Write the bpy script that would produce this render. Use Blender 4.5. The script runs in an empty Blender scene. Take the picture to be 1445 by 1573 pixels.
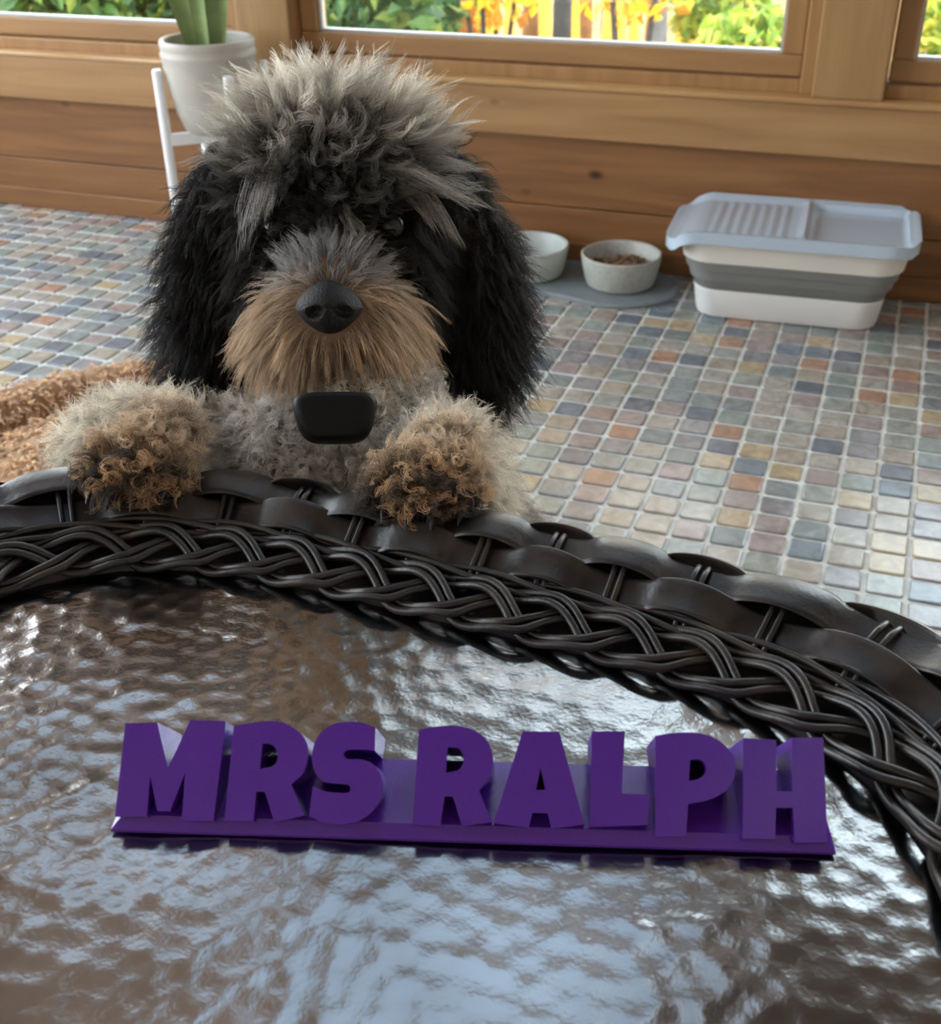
import bpy, bmesh, math, random
import numpy as np
from mathutils import Vector, Matrix
random.seed(7)
RNG = np.random.default_rng(11)
S = bpy.context.scene
COL = S.collection
pi = math.pi

# ------------------------------------------------------------------ camera
CAMH = 0.85
FPX = 1780.18
RC = np.array([[0.93965595, 0.34186094, -0.0133337],
               [0.16729319, -0.49312825, -0.85371981],
               [-0.29842869, 0.79997227, -0.5205619]])          # rows: right, down, forward
cam = bpy.data.objects.new('camera', bpy.data.cameras.new('camera'))
COL.objects.link(cam)
S.camera = cam
r_, d_, f_ = RC
cam.matrix_world = Matrix(((r_[0], -d_[0], -f_[0], 0), (r_[1], -d_[1], -f_[1], 0), (r_[2], -d_[2], -f_[2], CAMH), (0, 0, 0, 1)))
cam.data.sensor_fit = 'HORIZONTAL'
cam.data.sensor_width = 36
cam.data.lens = FPX / 1445 * 36
cam.data.clip_start = 0.02
cam.data.clip_end = 300
cam.data.dof.use_dof = True
cam.data.dof.focus_distance = 0.66
cam.data.dof.aperture_fstop = 18

# ------------------------------------------------------------------ sky, exposure
wd = bpy.data.worlds.new('world')
S.world = wd
wd.use_nodes = True
nt = wd.node_tree
nt.nodes.clear()
wo = nt.nodes.new('ShaderNodeOutputWorld')
bg = nt.nodes.new('ShaderNodeBackground')
tc = nt.nodes.new('ShaderNodeTexCoord')
sx = nt.nodes.new('ShaderNodeSeparateXYZ')
rp = nt.nodes.new('ShaderNodeValToRGB')
nt.links.new(tc.outputs['Generated'], sx.inputs[0])
nt.links.new(sx.outputs['Z'], rp.inputs[0])
rp.color_ramp.elements[0].position = 0.0
rp.color_ramp.elements[0].color = (0.97, 0.96, 0.94, 1)
rp.color_ramp.elements[1].position = 0.75
rp.color_ramp.elements[1].color = (0.74, 0.87, 1.0, 1)
e = rp.color_ramp.elements.new(0.25)
e.color = (0.86, 0.94, 1.0, 1)
nt.links.new(rp.outputs[0], bg.inputs[0])
bg.inputs[1].default_value = 1.0
nt.links.new(bg.outputs[0], wo.inputs[0])
S.view_settings.view_transform = 'Standard'
S.view_settings.look = 'None'
S.view_settings.gamma = 1
S.view_settings.use_curve_mapping = False
S.view_settings.exposure = 3.35
S.cycles.max_bounces = 10
S.cycles.diffuse_bounces = 5
S.cycles.transparent_max_bounces = 16

# ------------------------------------------------------------------ helpers
ORG = {}


def px_ray(x, y):
    return RC.T @ np.array([(x - 722.5) / FPX, (y - 786.5) / FPX, 1.0])


def PD(x, y, zc):                       # point seen at (x, y) at depth zc
    return px_ray(x, y) * zc + np.array([0, 0, CAMH])


def PZ(x, y, z):                        # point seen at (x, y) lying at height z
    d = px_ray(x, y)
    return d * ((z - CAMH) / d[2]) + np.array([0, 0, CAMH])


class MB:
    """collects geometry in world coordinates; build() links it as one mesh object"""

    def __init__(s):
        s.v = []; s.f = []; s.m = []

    def add(s, verts, faces, mi=0):
        o = len(s.v)
        s.v += [tuple(map(float, p)) for p in verts]
        s.f += [tuple(o + i for i in fc) for fc in faces]
        s.m += [mi] * len(faces)
        return s

    def box(s, x0, x1, y0, y1, z0, z1, mi=0, bev=0.0):
        if bev <= 0:
            v = [(x, y, z) for z in (z0, z1) for y in (y0, y1) for x in (x0, x1)]
            return s.add(v, [(0, 2, 3, 1), (4, 5, 7, 6), (0, 1, 5, 4), (2, 6, 7, 3), (0, 4, 6, 2), (1, 3, 7, 5)], mi)
        bm = bmesh.new()
        bmesh.ops.create_cube(bm, size=1)
        for v in bm.verts:
            v.co = Vector(((x0 + x1) / 2 + v.co.x * (x1 - x0), (y0 + y1) / 2 + v.co.y * (y1 - y0), (z0 + z1) / 2 + v.co.z * (z1 - z0)))
        bmesh.ops.bevel(bm, geom=bm.edges[:], offset=bev, segments=2, affect='EDGES', profile=0.6)
        s.bm(bm, mi)
        return s

    def bm(s, bm, mi=0):
        bm.verts.ensure_lookup_table()
        s.add([v.co for v in bm.verts], [[v.index for v in f.verts] for f in bm.faces], mi)
        bm.free()
        return s

    def tube(s, pts, rad, n=8, closed=False, caps=True, mi=0, up=None, flat=1.0):
        P = np.array(pts, float)
        N = len(P)
        R = np.full(N, rad) if np.isscalar(rad) else np.array(rad, float)
        T = np.roll(P, -1, 0) - np.roll(P, 1, 0)
        if not closed:
            T[0] = P[1] - P[0]; T[-1] = P[-1] - P[-2]
        T /= np.linalg.norm(T, axis=1)[:, None] + 1e-12
        a = np.array(up if up is not None else ((0, 0, 1) if abs(T[0][2]) < 0.9 else (1, 0, 0)), float)
        rings = []
        for i in range(N):
            a = a - T[i] * (a @ T[i])
            a /= np.linalg.norm(a) + 1e-12
            b = np.cross(T[i], a)
            rings.append([P[i] + R[i] * (math.cos(2 * pi * k / n) * a * flat + math.sin(2 * pi * k / n) * b) for k in range(n)])
        V = [p for r in rings for p in r]
        F = []
        M = N if closed else N - 1
        for i in range(M):
            j = (i + 1) % N
            for k in range(n):
                l = (k + 1) % n
                F.append((i * n + k, i * n + l, j * n + l, j * n + k))
        if caps and not closed:
            F.append(tuple(range(n - 1, -1, -1)))
            F.append(tuple((N - 1) * n + k for k in range(n)))
        return s.add(V, F, mi)

    def loft(s, rings, closed_ring=True, cap0=True, cap1=True, mi=0):
        n = len(rings[0])
        V = [p for r in rings for p in r]
        F = []
        for i in range(len(rings) - 1):
            for k in range(n if closed_ring else n - 1):
                l = (k + 1) % n
                F.append((i * n + k, i * n + l, (i + 1) * n + l, (i + 1) * n + k))
        if cap0: F.append(tuple(range(n - 1, -1, -1)))
        if cap1: F.append(tuple((len(rings) - 1) * n + k for k in range(n)))
        return s.add(V, F, mi)

    def lathe(s, c, prof, n=48, mi=0):          # prof: list of (r, z); r == 0 closes
        rings = [[(c[0] + r * math.cos(2 * pi * k / n), c[1] + r * math.sin(2 * pi * k / n), c[2] + z) for k in range(n)] for r, z in prof]
        return s.loft(rings, True, prof[0][0] > 1e-6, prof[-1][0] > 1e-6, mi)

    def ellip(s, M, n=24, m=16, mi=0):          # unit sphere through the 4x4 matrix M
        V = [M @ Vector((0, 0, 1))]
        for i in range(1, m):
            t = pi * i / m
            for k in range(n):
                p = 2 * pi * k / n
                V.append(M @ Vector((math.sin(t) * math.cos(p), math.sin(t) * math.sin(p), math.cos(t))))
        V.append(M @ Vector((0, 0, -1)))
        F = [(0, 1 + k, 1 + (k + 1) % n) for k in range(n)]
        for i in range(m - 2):
            a = 1 + i * n; b = a + n
            F += [(a + k, b + k, b + (k + 1) % n, a + (k + 1) % n) for k in range(n)]
        a = 1 + (m - 2) * n
        F += [(a + k, len(V) - 1, a + (k + 1) % n) for k in range(n)]
        return s.add(V, F, mi)

    def build(s, name, mat, parent=None, org=None, smooth=True, kind=None, angle=40):
        o0 = np.array(ORG[parent.name] if parent is not None else (org if org is not None else (0, 0, 0)), float)
        me = bpy.data.meshes.new(name)
        V = (np.array(s.v) - o0)
        me.from_pydata(V.tolist(), [], s.f)
        mats = mat if isinstance(mat, (list, tuple)) else [mat]
        for x in mats: me.materials.append(x)
        if len(mats) > 1: me.polygons.foreach_set('material_index', s.m)
        me.update()
        ob = bpy.data.objects.new(name, me)
        COL.objects.link(ob)
        if smooth:
            me.polygons.foreach_set('use_smooth', [True] * len(me.polygons))
            try: me.set_sharp_from_angle(angle=math.radians(angle))
            except Exception: pass
        if parent is not None: ob.parent = parent
        else: ob.location = o0
        ORG[ob.name] = tuple(o0)
        if kind: ob['kind'] = kind
        return ob


def thing(name, label, cat, loc, group=None):
    o = bpy.data.objects.new(name, None)
    o.empty_display_size = 0.05
    COL.objects.link(o)
    o.location = loc
    ORG[o.name] = tuple(map(float, loc))
    return tag(o, label, cat, group)


def tag(o, label, cat, group=None, kind=None):
    o['label'] = label; o['category'] = cat
    if group: o['group'] = group
    if kind: o['kind'] = kind
    return o


# ------------------------------------------------------------------ materials
def new_mat(name):
    m = bpy.data.materials.new(name)
    m.use_nodes = True
    n = m.node_tree
    return m, n, n.nodes['Principled BSDF']


def plain(name, col, rough=0.5, metal=0.0, spec=0.5, noise=0.0, scale=30, bump=0.0, bscale=200, coat=0.0):
    m, n, b = new_mat(name)
    b.inputs['Base Color'].default_value = (*col, 1)
    b.inputs['Roughness'].default_value = rough
    b.inputs['Metallic'].default_value = metal
    b.inputs['Specular IOR Level'].default_value = spec
    b.inputs['Coat Weight'].default_value = coat
    t = n.nodes.new('ShaderNodeTexCoord')
    if noise > 0:
        x = n.nodes.new('ShaderNodeTexNoise'); x.inputs['Scale'].default_value = scale; x.inputs['Detail'].default_value = 5
        n.links.new(t.outputs['Object'], x.inputs['Vector'])
        r = n.nodes.new('ShaderNodeValToRGB')
        r.color_ramp.elements[0].position = 0.3; r.color_ramp.elements[1].position = 0.72
        r.color_ramp.elements[0].color = (*[max(0, c * (1 - noise)) for c in col], 1)
        r.color_ramp.elements[1].color = (*[min(1, c * (1 + noise)) for c in col], 1)
        n.links.new(x.outputs['Fac'], r.inputs[0]); n.links.new(r.outputs[0], b.inputs['Base Color'])
    if bump > 0:
        x = n.nodes.new('ShaderNodeTexNoise'); x.inputs['Scale'].default_value = bscale; x.inputs['Detail'].default_value = 4
        n.links.new(t.outputs['Object'], x.inputs['Vector'])
        bp = n.nodes.new('ShaderNodeBump'); bp.inputs['Strength'].default_value = bump; bp.inputs['Distance'].default_value = 0.002
        n.links.new(x.outputs['Fac'], bp.inputs['Height']); n.links.new(bp.outputs[0], b.inputs['Normal'])
    return m


def wood(name, c0, c1, axis='X', rough=0.42, knots=True):
    m, n, b = new_mat(name)
    L = n.links.new
    t = n.nodes.new('ShaderNodeTexCoord')
    mp = n.nodes.new('ShaderNodeMapping')
    sc = {'X': (1.2, 14, 14), 'Z': (14, 14, 1.2), 'Y': (14, 1.2, 14)}[axis]
    mp.inputs['Scale'].default_value = sc
    L(t.outputs['Object'], mp.inputs[0])
    x = n.nodes.new('ShaderNodeTexNoise'); x.inputs['Scale'].default_value = 2.2; x.inputs['Detail'].default_value = 7; x.inputs['Distortion'].default_value = 0.6
    L(mp.outputs[0], x.inputs['Vector'])
    r = n.nodes.new('ShaderNodeValToRGB')
    r.color_ramp.elements[0].position = 0.32; r.color_ramp.elements[1].position = 0.68
    r.color_ramp.elements[0].color = (*c0, 1); r.color_ramp.elements[1].color = (*c1, 1)
    L(x.outputs['Fac'], r.inputs[0])
    out = r.outputs[0]
    if knots:
        v = n.nodes.new('ShaderNodeTexVoronoi'); v.inputs['Scale'].default_value = 4.6
        mp2 = n.nodes.new('ShaderNodeMapping'); mp2.inputs['Scale'].default_value = {'X': (1, 0.15, 1.7), 'Z': (1.7, 0.15, 1), 'Y': (.15, 1, 1.7)}[axis]
        L(t.outputs['Object'], mp2.inputs[0]); L(mp2.outputs[0], v.inputs['Vector'])
        rr = n.nodes.new('ShaderNodeValToRGB')
        rr.color_ramp.elements[0].position = 0.03; rr.color_ramp.elements[0].color = (1, 1, 1, 1)
        rr.color_ramp.elements[1].position = 0.10; rr.color_ramp.elements[1].color = (0, 0, 0, 1)
        L(v.outputs['Distance'], rr.inputs[0])
        mx = n.nodes.new('ShaderNodeMix'); mx.data_type = 'RGBA'
        L(rr.outputs[0], mx.inputs['Factor']); L(out, mx.inputs['A'])
        mx.inputs['B'].default_value = (c0[0] * .28, c0[1] * .22, c0[2] * .2, 1)
        out = mx.outputs['Result']
    L(out, b.inputs['Base Color'])
    b.inputs['Roughness'].default_value = rough
    b.inputs['Specular IOR Level'].default_value = 0.4
    bp = n.nodes.new('ShaderNodeBump'); bp.inputs['Strength'].default_value = 0.12; bp.inputs['Distance'].default_value = 0.002
    L(x.outputs['Fac'], bp.inputs['Height']); L(bp.outputs[0], b.inputs['Normal'])
    return m


M_plank = wood('cedar_plank', (0.17, 0.075, 0.027), (0.26, 0.12, 0.044))
M_trim = wood('cedar_trim', (0.27, 0.145, 0.058), (0.37, 0.21, 0.09))
M_post = wood('cedar_post', (0.26, 0.148, 0.060), (0.35, 0.208, 0.086), 'Z', knots=False)
M_sash = wood('cedar_sash', (0.25, 0.13, 0.05), (0.33, 0.18, 0.07), knots=False)
M_sashv = wood('cedar_sash_upright', (0.26, 0.135, 0.052), (0.35, 0.19, 0.075), 'Z', knots=False)
M_ceil = wood('cedar_ceiling', (0.13, 0.075, 0.038), (0.21, 0.125, 0.065), 'Y')
M_grout = plain('grout', (0.66, 0.68, 0.65), 0.8, noise=0.15, scale=60, bump=0.3, bscale=400)
M_sill = wood('cedar_sill', (0.34, 0.19, 0.08), (0.46, 0.28, 0.12), rough=.16, knots=False)
M_bead = plain('glazing_bead', (0.42, 0.44, 0.43), 0.4)

glass, gn, gb = new_mat('window_glass')
gn.nodes.remove(gb)
tr = gn.nodes.new('ShaderNodeBsdfTransparent'); tr.inputs[0].default_value = (0.95, 0.97, 0.96, 1)
gl = gn.nodes.new('ShaderNodeBsdfGlossy'); gl.inputs['Roughness'].default_value = 0.02
fr = gn.nodes.new('ShaderNodeFresnel'); fr.inputs[0].default_value = 1.45
mx = gn.nodes.new('ShaderNodeMixShader')
gn.links.new(fr.outputs[0], mx.inputs[0]); gn.links.new(tr.outputs[0], mx.inputs[1]); gn.links.new(gl.outputs[0], mx.inputs[2])
gn.links.new(mx.outputs[0], gn.nodes['Material Output'].inputs[0])

glass_roof = glass.copy(); glass_roof.name = 'dimming_roof_glass'  # tint added to dim the sky light through the roof panes
[q for q in glass_roof.node_tree.nodes if q.type == 'BSDF_TRANSPARENT'][0].inputs[0].default_value = (.36, .38, .40, 1)

SLATE = [(0.21, 0.24, 0.24), (0.16, 0.20, 0.235), (0.27, 0.285, 0.26), (0.33, 0.29, 0.235), (0.30, 0.235, 0.205),
         (0.40, 0.32, 0.20), (0.36, 0.215, 0.145), (0.24, 0.235, 0.245), (0.35, 0.33, 0.29), (0.235, 0.275, 0.25), (0.13, 0.15, 0.18), (0.29, 0.24, 0.23)]


def slate(i, c):
    m, n, b = new_mat('slate_%d' % i)
    L = n.links.new
    t = n.nodes.new('ShaderNodeTexCoord'); oi = n.nodes.new('ShaderNodeObjectInfo')
    ad = n.nodes.new('ShaderNodeVectorMath'); ad.operation = 'ADD'
    L(t.outputs['Object'], ad.inputs[0]); L(oi.outputs['Location'], ad.inputs[1])
    x = n.nodes.new('ShaderNodeTexNoise'); x.inputs['Scale'].default_value = 38; x.inputs['Detail'].default_value = 6; x.inputs['Distortion'].default_value = 1.2
    L(ad.outputs[0], x.inputs['Vector'])
    r = n.nodes.new('ShaderNodeValToRGB')
    r.color_ramp.elements[0].position = 0.3; r.color_ramp.elements[1].position = 0.75
    r.color_ramp.elements[0].color = (*[k * .72 for k in c], 1)
    w = 0.5 * sum(c) / 3
    r.color_ramp.elements[1].color = (*[min(1, k * 1.15 + w * .35) for k in c], 1)
    L(x.outputs['Fac'], r.inputs[0]); L(r.outputs[0], b.inputs['Base Color'])
    b.inputs['Roughness'].default_value = 0.24
    b.inputs['Specular IOR Level'].default_value = 0.6
    bp = n.nodes.new('ShaderNodeBump'); bp.inputs['Strength'].default_value = 0.22; bp.inputs['Distance'].default_value = 0.002
    L(x.outputs['Fac'], bp.inputs['Height']); L(bp.outputs[0], b.inputs['Normal'])
    return m


M_slate = [slate(i, c) for i, c in enumerate(SLATE)]

# ------------------------------------------------------------------ floor: grout bed and slate tiles
PITCH = 0.0514
TX0 = 0.053 * CAMH          # a grout line
TY0 = 1.448 * CAMH
WY = 2.354                  # inner face of the window wall
fl = MB().box(-3.05, 1.65, -1.4, WY + 0.05, -0.06, -0.0022)
floor = fl.build('floor', M_grout, kind='structure', smooth=False)


def tile_shape(seed, w):
    rg = random.Random(seed)
    h = w / 2
    base = []
    c = 0.16
    for (sx_, sy_) in ((1, 1), (-1, 1), (-1, -1), (1, -1)):
        jx = rg.uniform(-.0009, .0009); jy = rg.uniform(-.0009, .0009)
        k = rg.uniform(.08, .2)
        a = (sx_ * h + jx, sy_ * h * (1 - k) + jy); b_ = (sx_ * h * (1 - k) + jx, sy_ * h + jy)
        base += [a, b_] if sx_ * sy_ > 0 else [b_, a]
    tl = (rg.uniform(-.02, .02), rg.uniform(-.02, .02))
    top = rg.uniform(-.0002, .0012)
    V = [(x, y, -0.006) for x, y in base] + [(x, y, -0.001 + top) for x, y in base]
    V += [(x * .92, y * .92, top + x * tl[0] + y * tl[1] + rg.uniform(-.0002, .0002)) for x, y in base]
    F = [(i, (i + 1) % 8, 8 + (i + 1) % 8, 8 + i) for i in range(8)] + [(8 + i, 8 + (i + 1) % 8, 16 + (i + 1) % 8, 16 + i) for i in range(8)] + [tuple(range(16, 24))]
    return V, F


SHAPES = [tile_shape(s, PITCH - 0.0062) for s in range(6)]
TM = {}


def tile_mesh(s, c):
    if (s, c) not in TM:
        me = bpy.data.meshes.new('tile')
        me.from_pydata(SHAPES[s][0], [], SHAPES[s][1])
        me.materials.append(M_slate[c])
        me.update()
        TM[(s, c)] = me
    return TM[(s, c)]


def project(p):
    q = RC @ (np.array(p, float) - np.array([0, 0, CAMH]))
    return 722.5 + FPX * q[0] / q[2], 786.5 + FPX * q[1] / q[2], q[2]


cells = []
ix0 = int((-3.0 - TX0) / PITCH); ix1 = int((1.55 - TX0) / PITCH)
iy1 = int((WY - TY0) / PITCH) + 1; iy0 = int((-1.3 - TY0) / PITCH)
for i in range(ix0, ix1):
    for j in range(iy0, iy1):
        x = TX0 + (i + .5) * PITCH; y = TY0 + (j + .5) * PITCH
        if y + PITCH / 2 > WY - .012: continue
        px, py, zc = project((x, y, 0)) if y > 0.2 else (-1, -1, 9)
        seen = 0 < px < 1445 and 0 < py < 1573
        if seen:                                  # hidden behind dog, cushion, table
            if 270 < px < 770 and py < 800: seen = False
            if px < 300 and py > 600: seen = False
            if py > 745 + max(0, (px - 500)) * .27: seen = False
        cells.append((zc if seen else 99, x, y))
cells.sort()
rest = MB()
CW = [10, 7, 12, 10, 9, 6, 5, 9, 12, 10, 4, 9]
rt = random.Random(5)
for k, (zc, x, y) in enumerate(cells):
    s = rt.randrange(6); c = rt.choices(range(12), CW)[0]
    jx = rt.uniform(-.0008, .0008); jy = rt.uniform(-.0008, .0008)
    if k < 300 and zc < 90:
        o = bpy.data.objects.new('tile', tile_mesh(s, c)); COL.objects.link(o)
        o.location = (x + jx, y + jy, 0); o.parent = floor
    else:
        rest.add([(x + jx + a, y + jy + b, z) for a, b, z in SHAPES[s][0]], SHAPES[s][1], c)
ye = max(c[2] for c in cells) + PITCH / 2 + .0030          # the cut row against the wall
for i in range(ix0, ix1):
    c = rt.choices(range(12), CW)[0]; sh = SHAPES[rt.randrange(6)]
    x = TX0 + (i + .5) * PITCH; dd = WY - .0125 - ye; kk = dd / (PITCH - .0062)
    if kk > .08: rest.add([(x + a, ye + dd / 2 + b * kk, z) for a, b, z in sh[0]], sh[1], c)
rest.build('tile_field', M_slate, floor, kind='stuff', smooth=False)

# ------------------------------------------------------------------ window wall
wall = MB().box(-3.05, 1.65, WY + 0.0135, WY + 0.16, 0, 0.366).box(-3.05, 1.65, WY + .03, WY + .15, 1.99, 2.06).build('wall_back', M_plank, kind='structure', smooth=False)
for z0, z1 in ((0.0, .1185), (.1205, .2665)):
    for x0, x1 in ((-3.05, -1.001), (-0.999, 1.65)) if z0 > .1 else ((-3.05, -1.612), (-1.610, 1.65)):
        MB().box(x0, x1, WY - .0, WY + .014, z0, z1, bev=.0025).build('plank', M_plank, wall, smooth=False)
MB().box(-3.05, 1.65, WY - .012, WY, 0, .047, bev=.003).build('baseboard_back', M_plank, kind='structure', smooth=False)
MB().box(-3.05, 1.65, WY - .022, WY + .014, .268, .362, bev=.003).build('trim_1', M_trim, kind='structure', smooth=False)     # apron board
MB().box(-3.05, 1.65, WY - .026, WY + .06, .3625, .3745, bev=.005).build('trim_2', M_sill, kind='structure')                 # sill ledge
GW = 0.974; PER = 1.212
gx0 = -1.220
WIN = [(gx0 + k * PER, gx0 + k * PER + GW) for k in (-1, 0, 1)]
tn = 3
for k in (-1, 0, 1, 2):                                # posts between the windows
    a = gx0 + k * PER - 0.171
    MB().box(a, a + .128, WY - .02, WY + .16, .374, 2.69, bev=.004).build('trim_%d' % tn, M_post, kind='structure', smooth=False); tn += 1
MB().box(-3.05, 1.65, WY - .018, WY + .14, 1.97, 2.07, bev=.004).build('trim_%d' % tn, M_trim, kind='structure', smooth=False); tn += 1
MB().box(-3.05, 1.65, WY - .05, WY + .16, 2.69, 2.84, bev=.004).build('trim_%d' % tn, M_trim, kind='structure', smooth=False); tn += 1
wn = 1


def window(x0, x1, z0, z1, name, detail=True):
    """glass opening x0..x1, z0..z1: outer frame, sash of four rails, bead, pane"""
    g = 0.030; a = .040
    ro = MB()
    # outer frame strip
    Y0 = WY + .002; Y1 = WY + .12
    zb = z0 - a - .0275
    ro.box(x0 - a - g, x0 - a - .002, Y0, Y1, zb, z1 + a + .02, bev=.004).box(x1 + a + .002, x1 + a + g, Y0, Y1, zb, z1 + a + .02, bev=.004)
    ro.box(x0 - a - .002, x1 + a + .002, Y0 + .01, Y1, zb, z0 - a - .002, bev=.003).box(x0 - a - .002, x1 + a + .002, Y0 + .01, Y1, z1 + a + .002, z1 + a + .02, bev=.003)
    w = ro.build(name, M_sashv, kind='structure', smooth=False)
    Yb = WY + .026
    MB().box(x0 - a, x1 + a, Yb, Yb + .045, z0 - a, z0, bev=.004).build('sash_rail', M_sash, w, smooth=False)
    MB().box(x0 - a, x1 + a, Yb, Yb + .045, z1, z1 + a, bev=.004).build('sash_rail', M_sash, w, smooth=False)
    MB().box(x0 - a, x0, Yb + .001, Yb + .044, z0 + .0, z1, bev=.004).build('sash_stile', M_sashv, w, smooth=False)
    MB().box(x1, x1 + a, Yb + .001, Yb + .044, z0 + .0, z1, bev=.004).build('sash_stile', M_sashv, w, smooth=False)
    bd = MB()
    b = .005
    bd.box(x0, x1, Yb + .012, Yb + .030, z0, z0 + b).box(x0, x1, Yb + .012, Yb + .030, z1 - b, z1)
    bd.box(x0, x0 + b, Yb + .012, Yb + .030, z0 + b, z1 - b).box(x1 - b, x1, Yb + .012, Yb + .030, z0 + b, z1 - b)
    bd.build('glazing_bead', M_bead, w, smooth=False)
    MB().box(x0 + b, x1 - b, Yb + .018, Yb + .022, z0 + b, z1 - b).build('pane', glass, w, smooth=False)
    return w


for (x0, x1) in WIN:
    window(x0, x1, 0.441, 1.92, 'window_%d' % wn); wn += 1
for (x0, x1) in WIN:
    window(x0, x1, 2.135, 2.63, 'window_%d' % wn); wn += 1
# sloping roof: cedar boards with a glazed bay between the rafters
SLOPE = .30


def roofbox(x0, x1, y0, y1, t0, t1):
    v = []
    for t in (t0, t1):
        for y in (y0, y1):
            for x in (x0, x1):
                v.append((x, y, 2.84 + (WY - y) * SLOPE + t))
    return MB().add(v, [(0, 2, 3, 1), (4, 5, 7, 6), (0, 1, 5, 4), (2, 6, 7, 3), (0, 4, 6, 2), (1, 3, 7, 5)])


YG0 = 0.35
YG1 = 1.80                              # the left bay is glazed only near the wall
ce = MB()
for x0, x1, y0, y1 in ((-3.05, 1.65, -1.4, YG0), (-3.05, WIN[0][0] - .05, YG0, WY + .16), (WIN[0][0] - .05, WIN[1][0] - .05, YG0, YG1), (WIN[1][1] + .05, 1.65, YG0, WY + .16), (WIN[0][0] - .05, WIN[1][1] + .05, WY - .02, WY + .16)):
    q = roofbox(x0, x1, y0, y1, 0, .09); ce.add(q.v, q.f)
ce.build('ceiling', M_ceil, kind='structure', smooth=False)
for k in (0, 1, 2, 3):
    a = gx0 + (k - 1) * PER - 0.171
    roofbox(a - .01, a + .138, YG0 - .05, WY - .03, -.10, .09).build('trim_%d' % tn, M_post, kind='structure', smooth=False); tn += 1
for (x0, x1), yg in ((WIN[0], YG1), (WIN[1], YG0)):
    w = roofbox(x0 - .045, x1 + .045, yg, yg + .06, .0, .085)
    w.add(roofbox(x0 - .045, x1 + .045, WY - .08, WY - .02, .0, .085).v, w.f[:6])
    w = w.build('window_%d' % wn, M_sash, kind='structure', smooth=False); wn += 1
    roofbox(x0 - .03, x1 + .03, yg + .06, WY - .08, .05, .056).build('pane', glass_roof, w, smooth=False)
# left wall of the sunroom: low wall, posts and header, open glazed bays
lw = MB().box(-3.17, -3.05, -1.4, WY + .16, 0, .42).box(-3.17, -3.05, -1.4, WY + .16, 2.4, 3.62)
for y in (-1.4, -.2, 1.0, 2.2): lw.box(-3.17, -3.05, y, y + .13, .42, 2.4)
lw.build('wall_left', M_trim, kind='structure', smooth=False)
M_house = plain('painted_house_wall', (.55, .50, .45), .7, noise=.1, scale=4)  # kept pale to bounce fill light from the added walls
MB().box(-3.17, 1.77, -1.52, -1.40, 0, 4.0).build('wall_front', M_house, kind='structure', smooth=False)  # unseen, added to block light from behind the camera
MB().box(1.65, 1.77, -1.40, WY + .16, 0, 3.7).build('wall_right', M_house, kind='structure', smooth=False)  # unseen, added to shut out light from the right



# ------------------------------------------------------------------ woods outside
def atY(x, y, Y):
    d = px_ray(x, y)
    return d * (Y / d[1]) + np.array([0, 0, CAMH])


m, n, b = new_mat('leaf_litter')
t = n.nodes.new('ShaderNodeTexCoord')
x1 = n.nodes.new('ShaderNodeTexNoise'); x1.inputs['Scale'].default_value = 1.6; x1.inputs['Detail'].default_value = 9; x1.inputs['Roughness'].default_value = .75
n.links.new(t.outputs['Object'], x1.inputs['Vector'])
r = n.nodes.new('ShaderNodeValToRGB')
for p_, c_ in ((.0, (.05, .025, .01)), (.42, (.16, .065, .015)), (.55, (.34, .15, .03)), (.66, (.60, .34, .05)), (.8, (.20, .18, .04))):
    if p_ == 0: r.color_ramp.elements[0].color = (*c_, 1)
    else:
        q = r.color_ramp.elements.new(p_); q.color = (*c_, 1)
r.color_ramp.elements[-1].color = (.45, .35, .10, 1)
n.links.new(x1.outputs['Fac'], r.inputs[0]); n.links.new(r.outputs[0], b.inputs['Base Color'])
b.inputs['Roughness'].default_value = .9
M_litter = m
gm = MB()
NX, NY = 40, 30
gv = []
for j in range(NY + 1):
    for i in range(NX + 1):
        X = -45 + 75 * i / NX; Y = WY + .2 + 50 * (j / NY) ** 1.6
        gv.append((X, Y, -1.30 + .12 * max(0, Y - 15) + .10 * math.sin(X * 1.3 + Y) * min(1, Y / 8)))
gm.add(gv, [(j * (NX + 1) + i, j * (NX + 1) + i + 1, (j + 1) * (NX + 1) + i + 1, (j + 1) * (NX + 1) + i) for j in range(NY) for i in range(NX)])
gm.build('ground', M_litter, kind='structure')


def leaf_mat(name, cols):
    m, n, b = new_mat(name)
    g = n.nodes.new('ShaderNodeNewGeometry')
    r = n.nodes.new('ShaderNodeValToRGB')
    r.color_ramp.interpolation = 'CONSTANT'
    for i, c in enumerate(cols):
        q = r.color_ramp.elements[i] if i < 2 else r.color_ramp.elements.new(i / len(cols))
        q.position = i / len(cols); q.color = (*c, 1)
    n.links.new(g.outputs['Random Per Island'], r.inputs[0])
    n.links.new(r.outputs[0], b.inputs['Base Color'])
    b.inputs['Roughness'].default_value = .6
    tl = n.nodes.new('ShaderNodeBsdfTranslucent'); n.links.new(r.outputs[0], tl.inputs[0])
    ms = n.nodes.new('ShaderNodeMixShader'); ms.inputs[0].default_value = .45
    n.links.new(b.outputs[0], ms.inputs[1]); n.links.new(tl.outputs[0], ms.inputs[2])
    n.links.new(ms.outputs[0], n.nodes['Material Output'].inputs[0])
    return m


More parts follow.
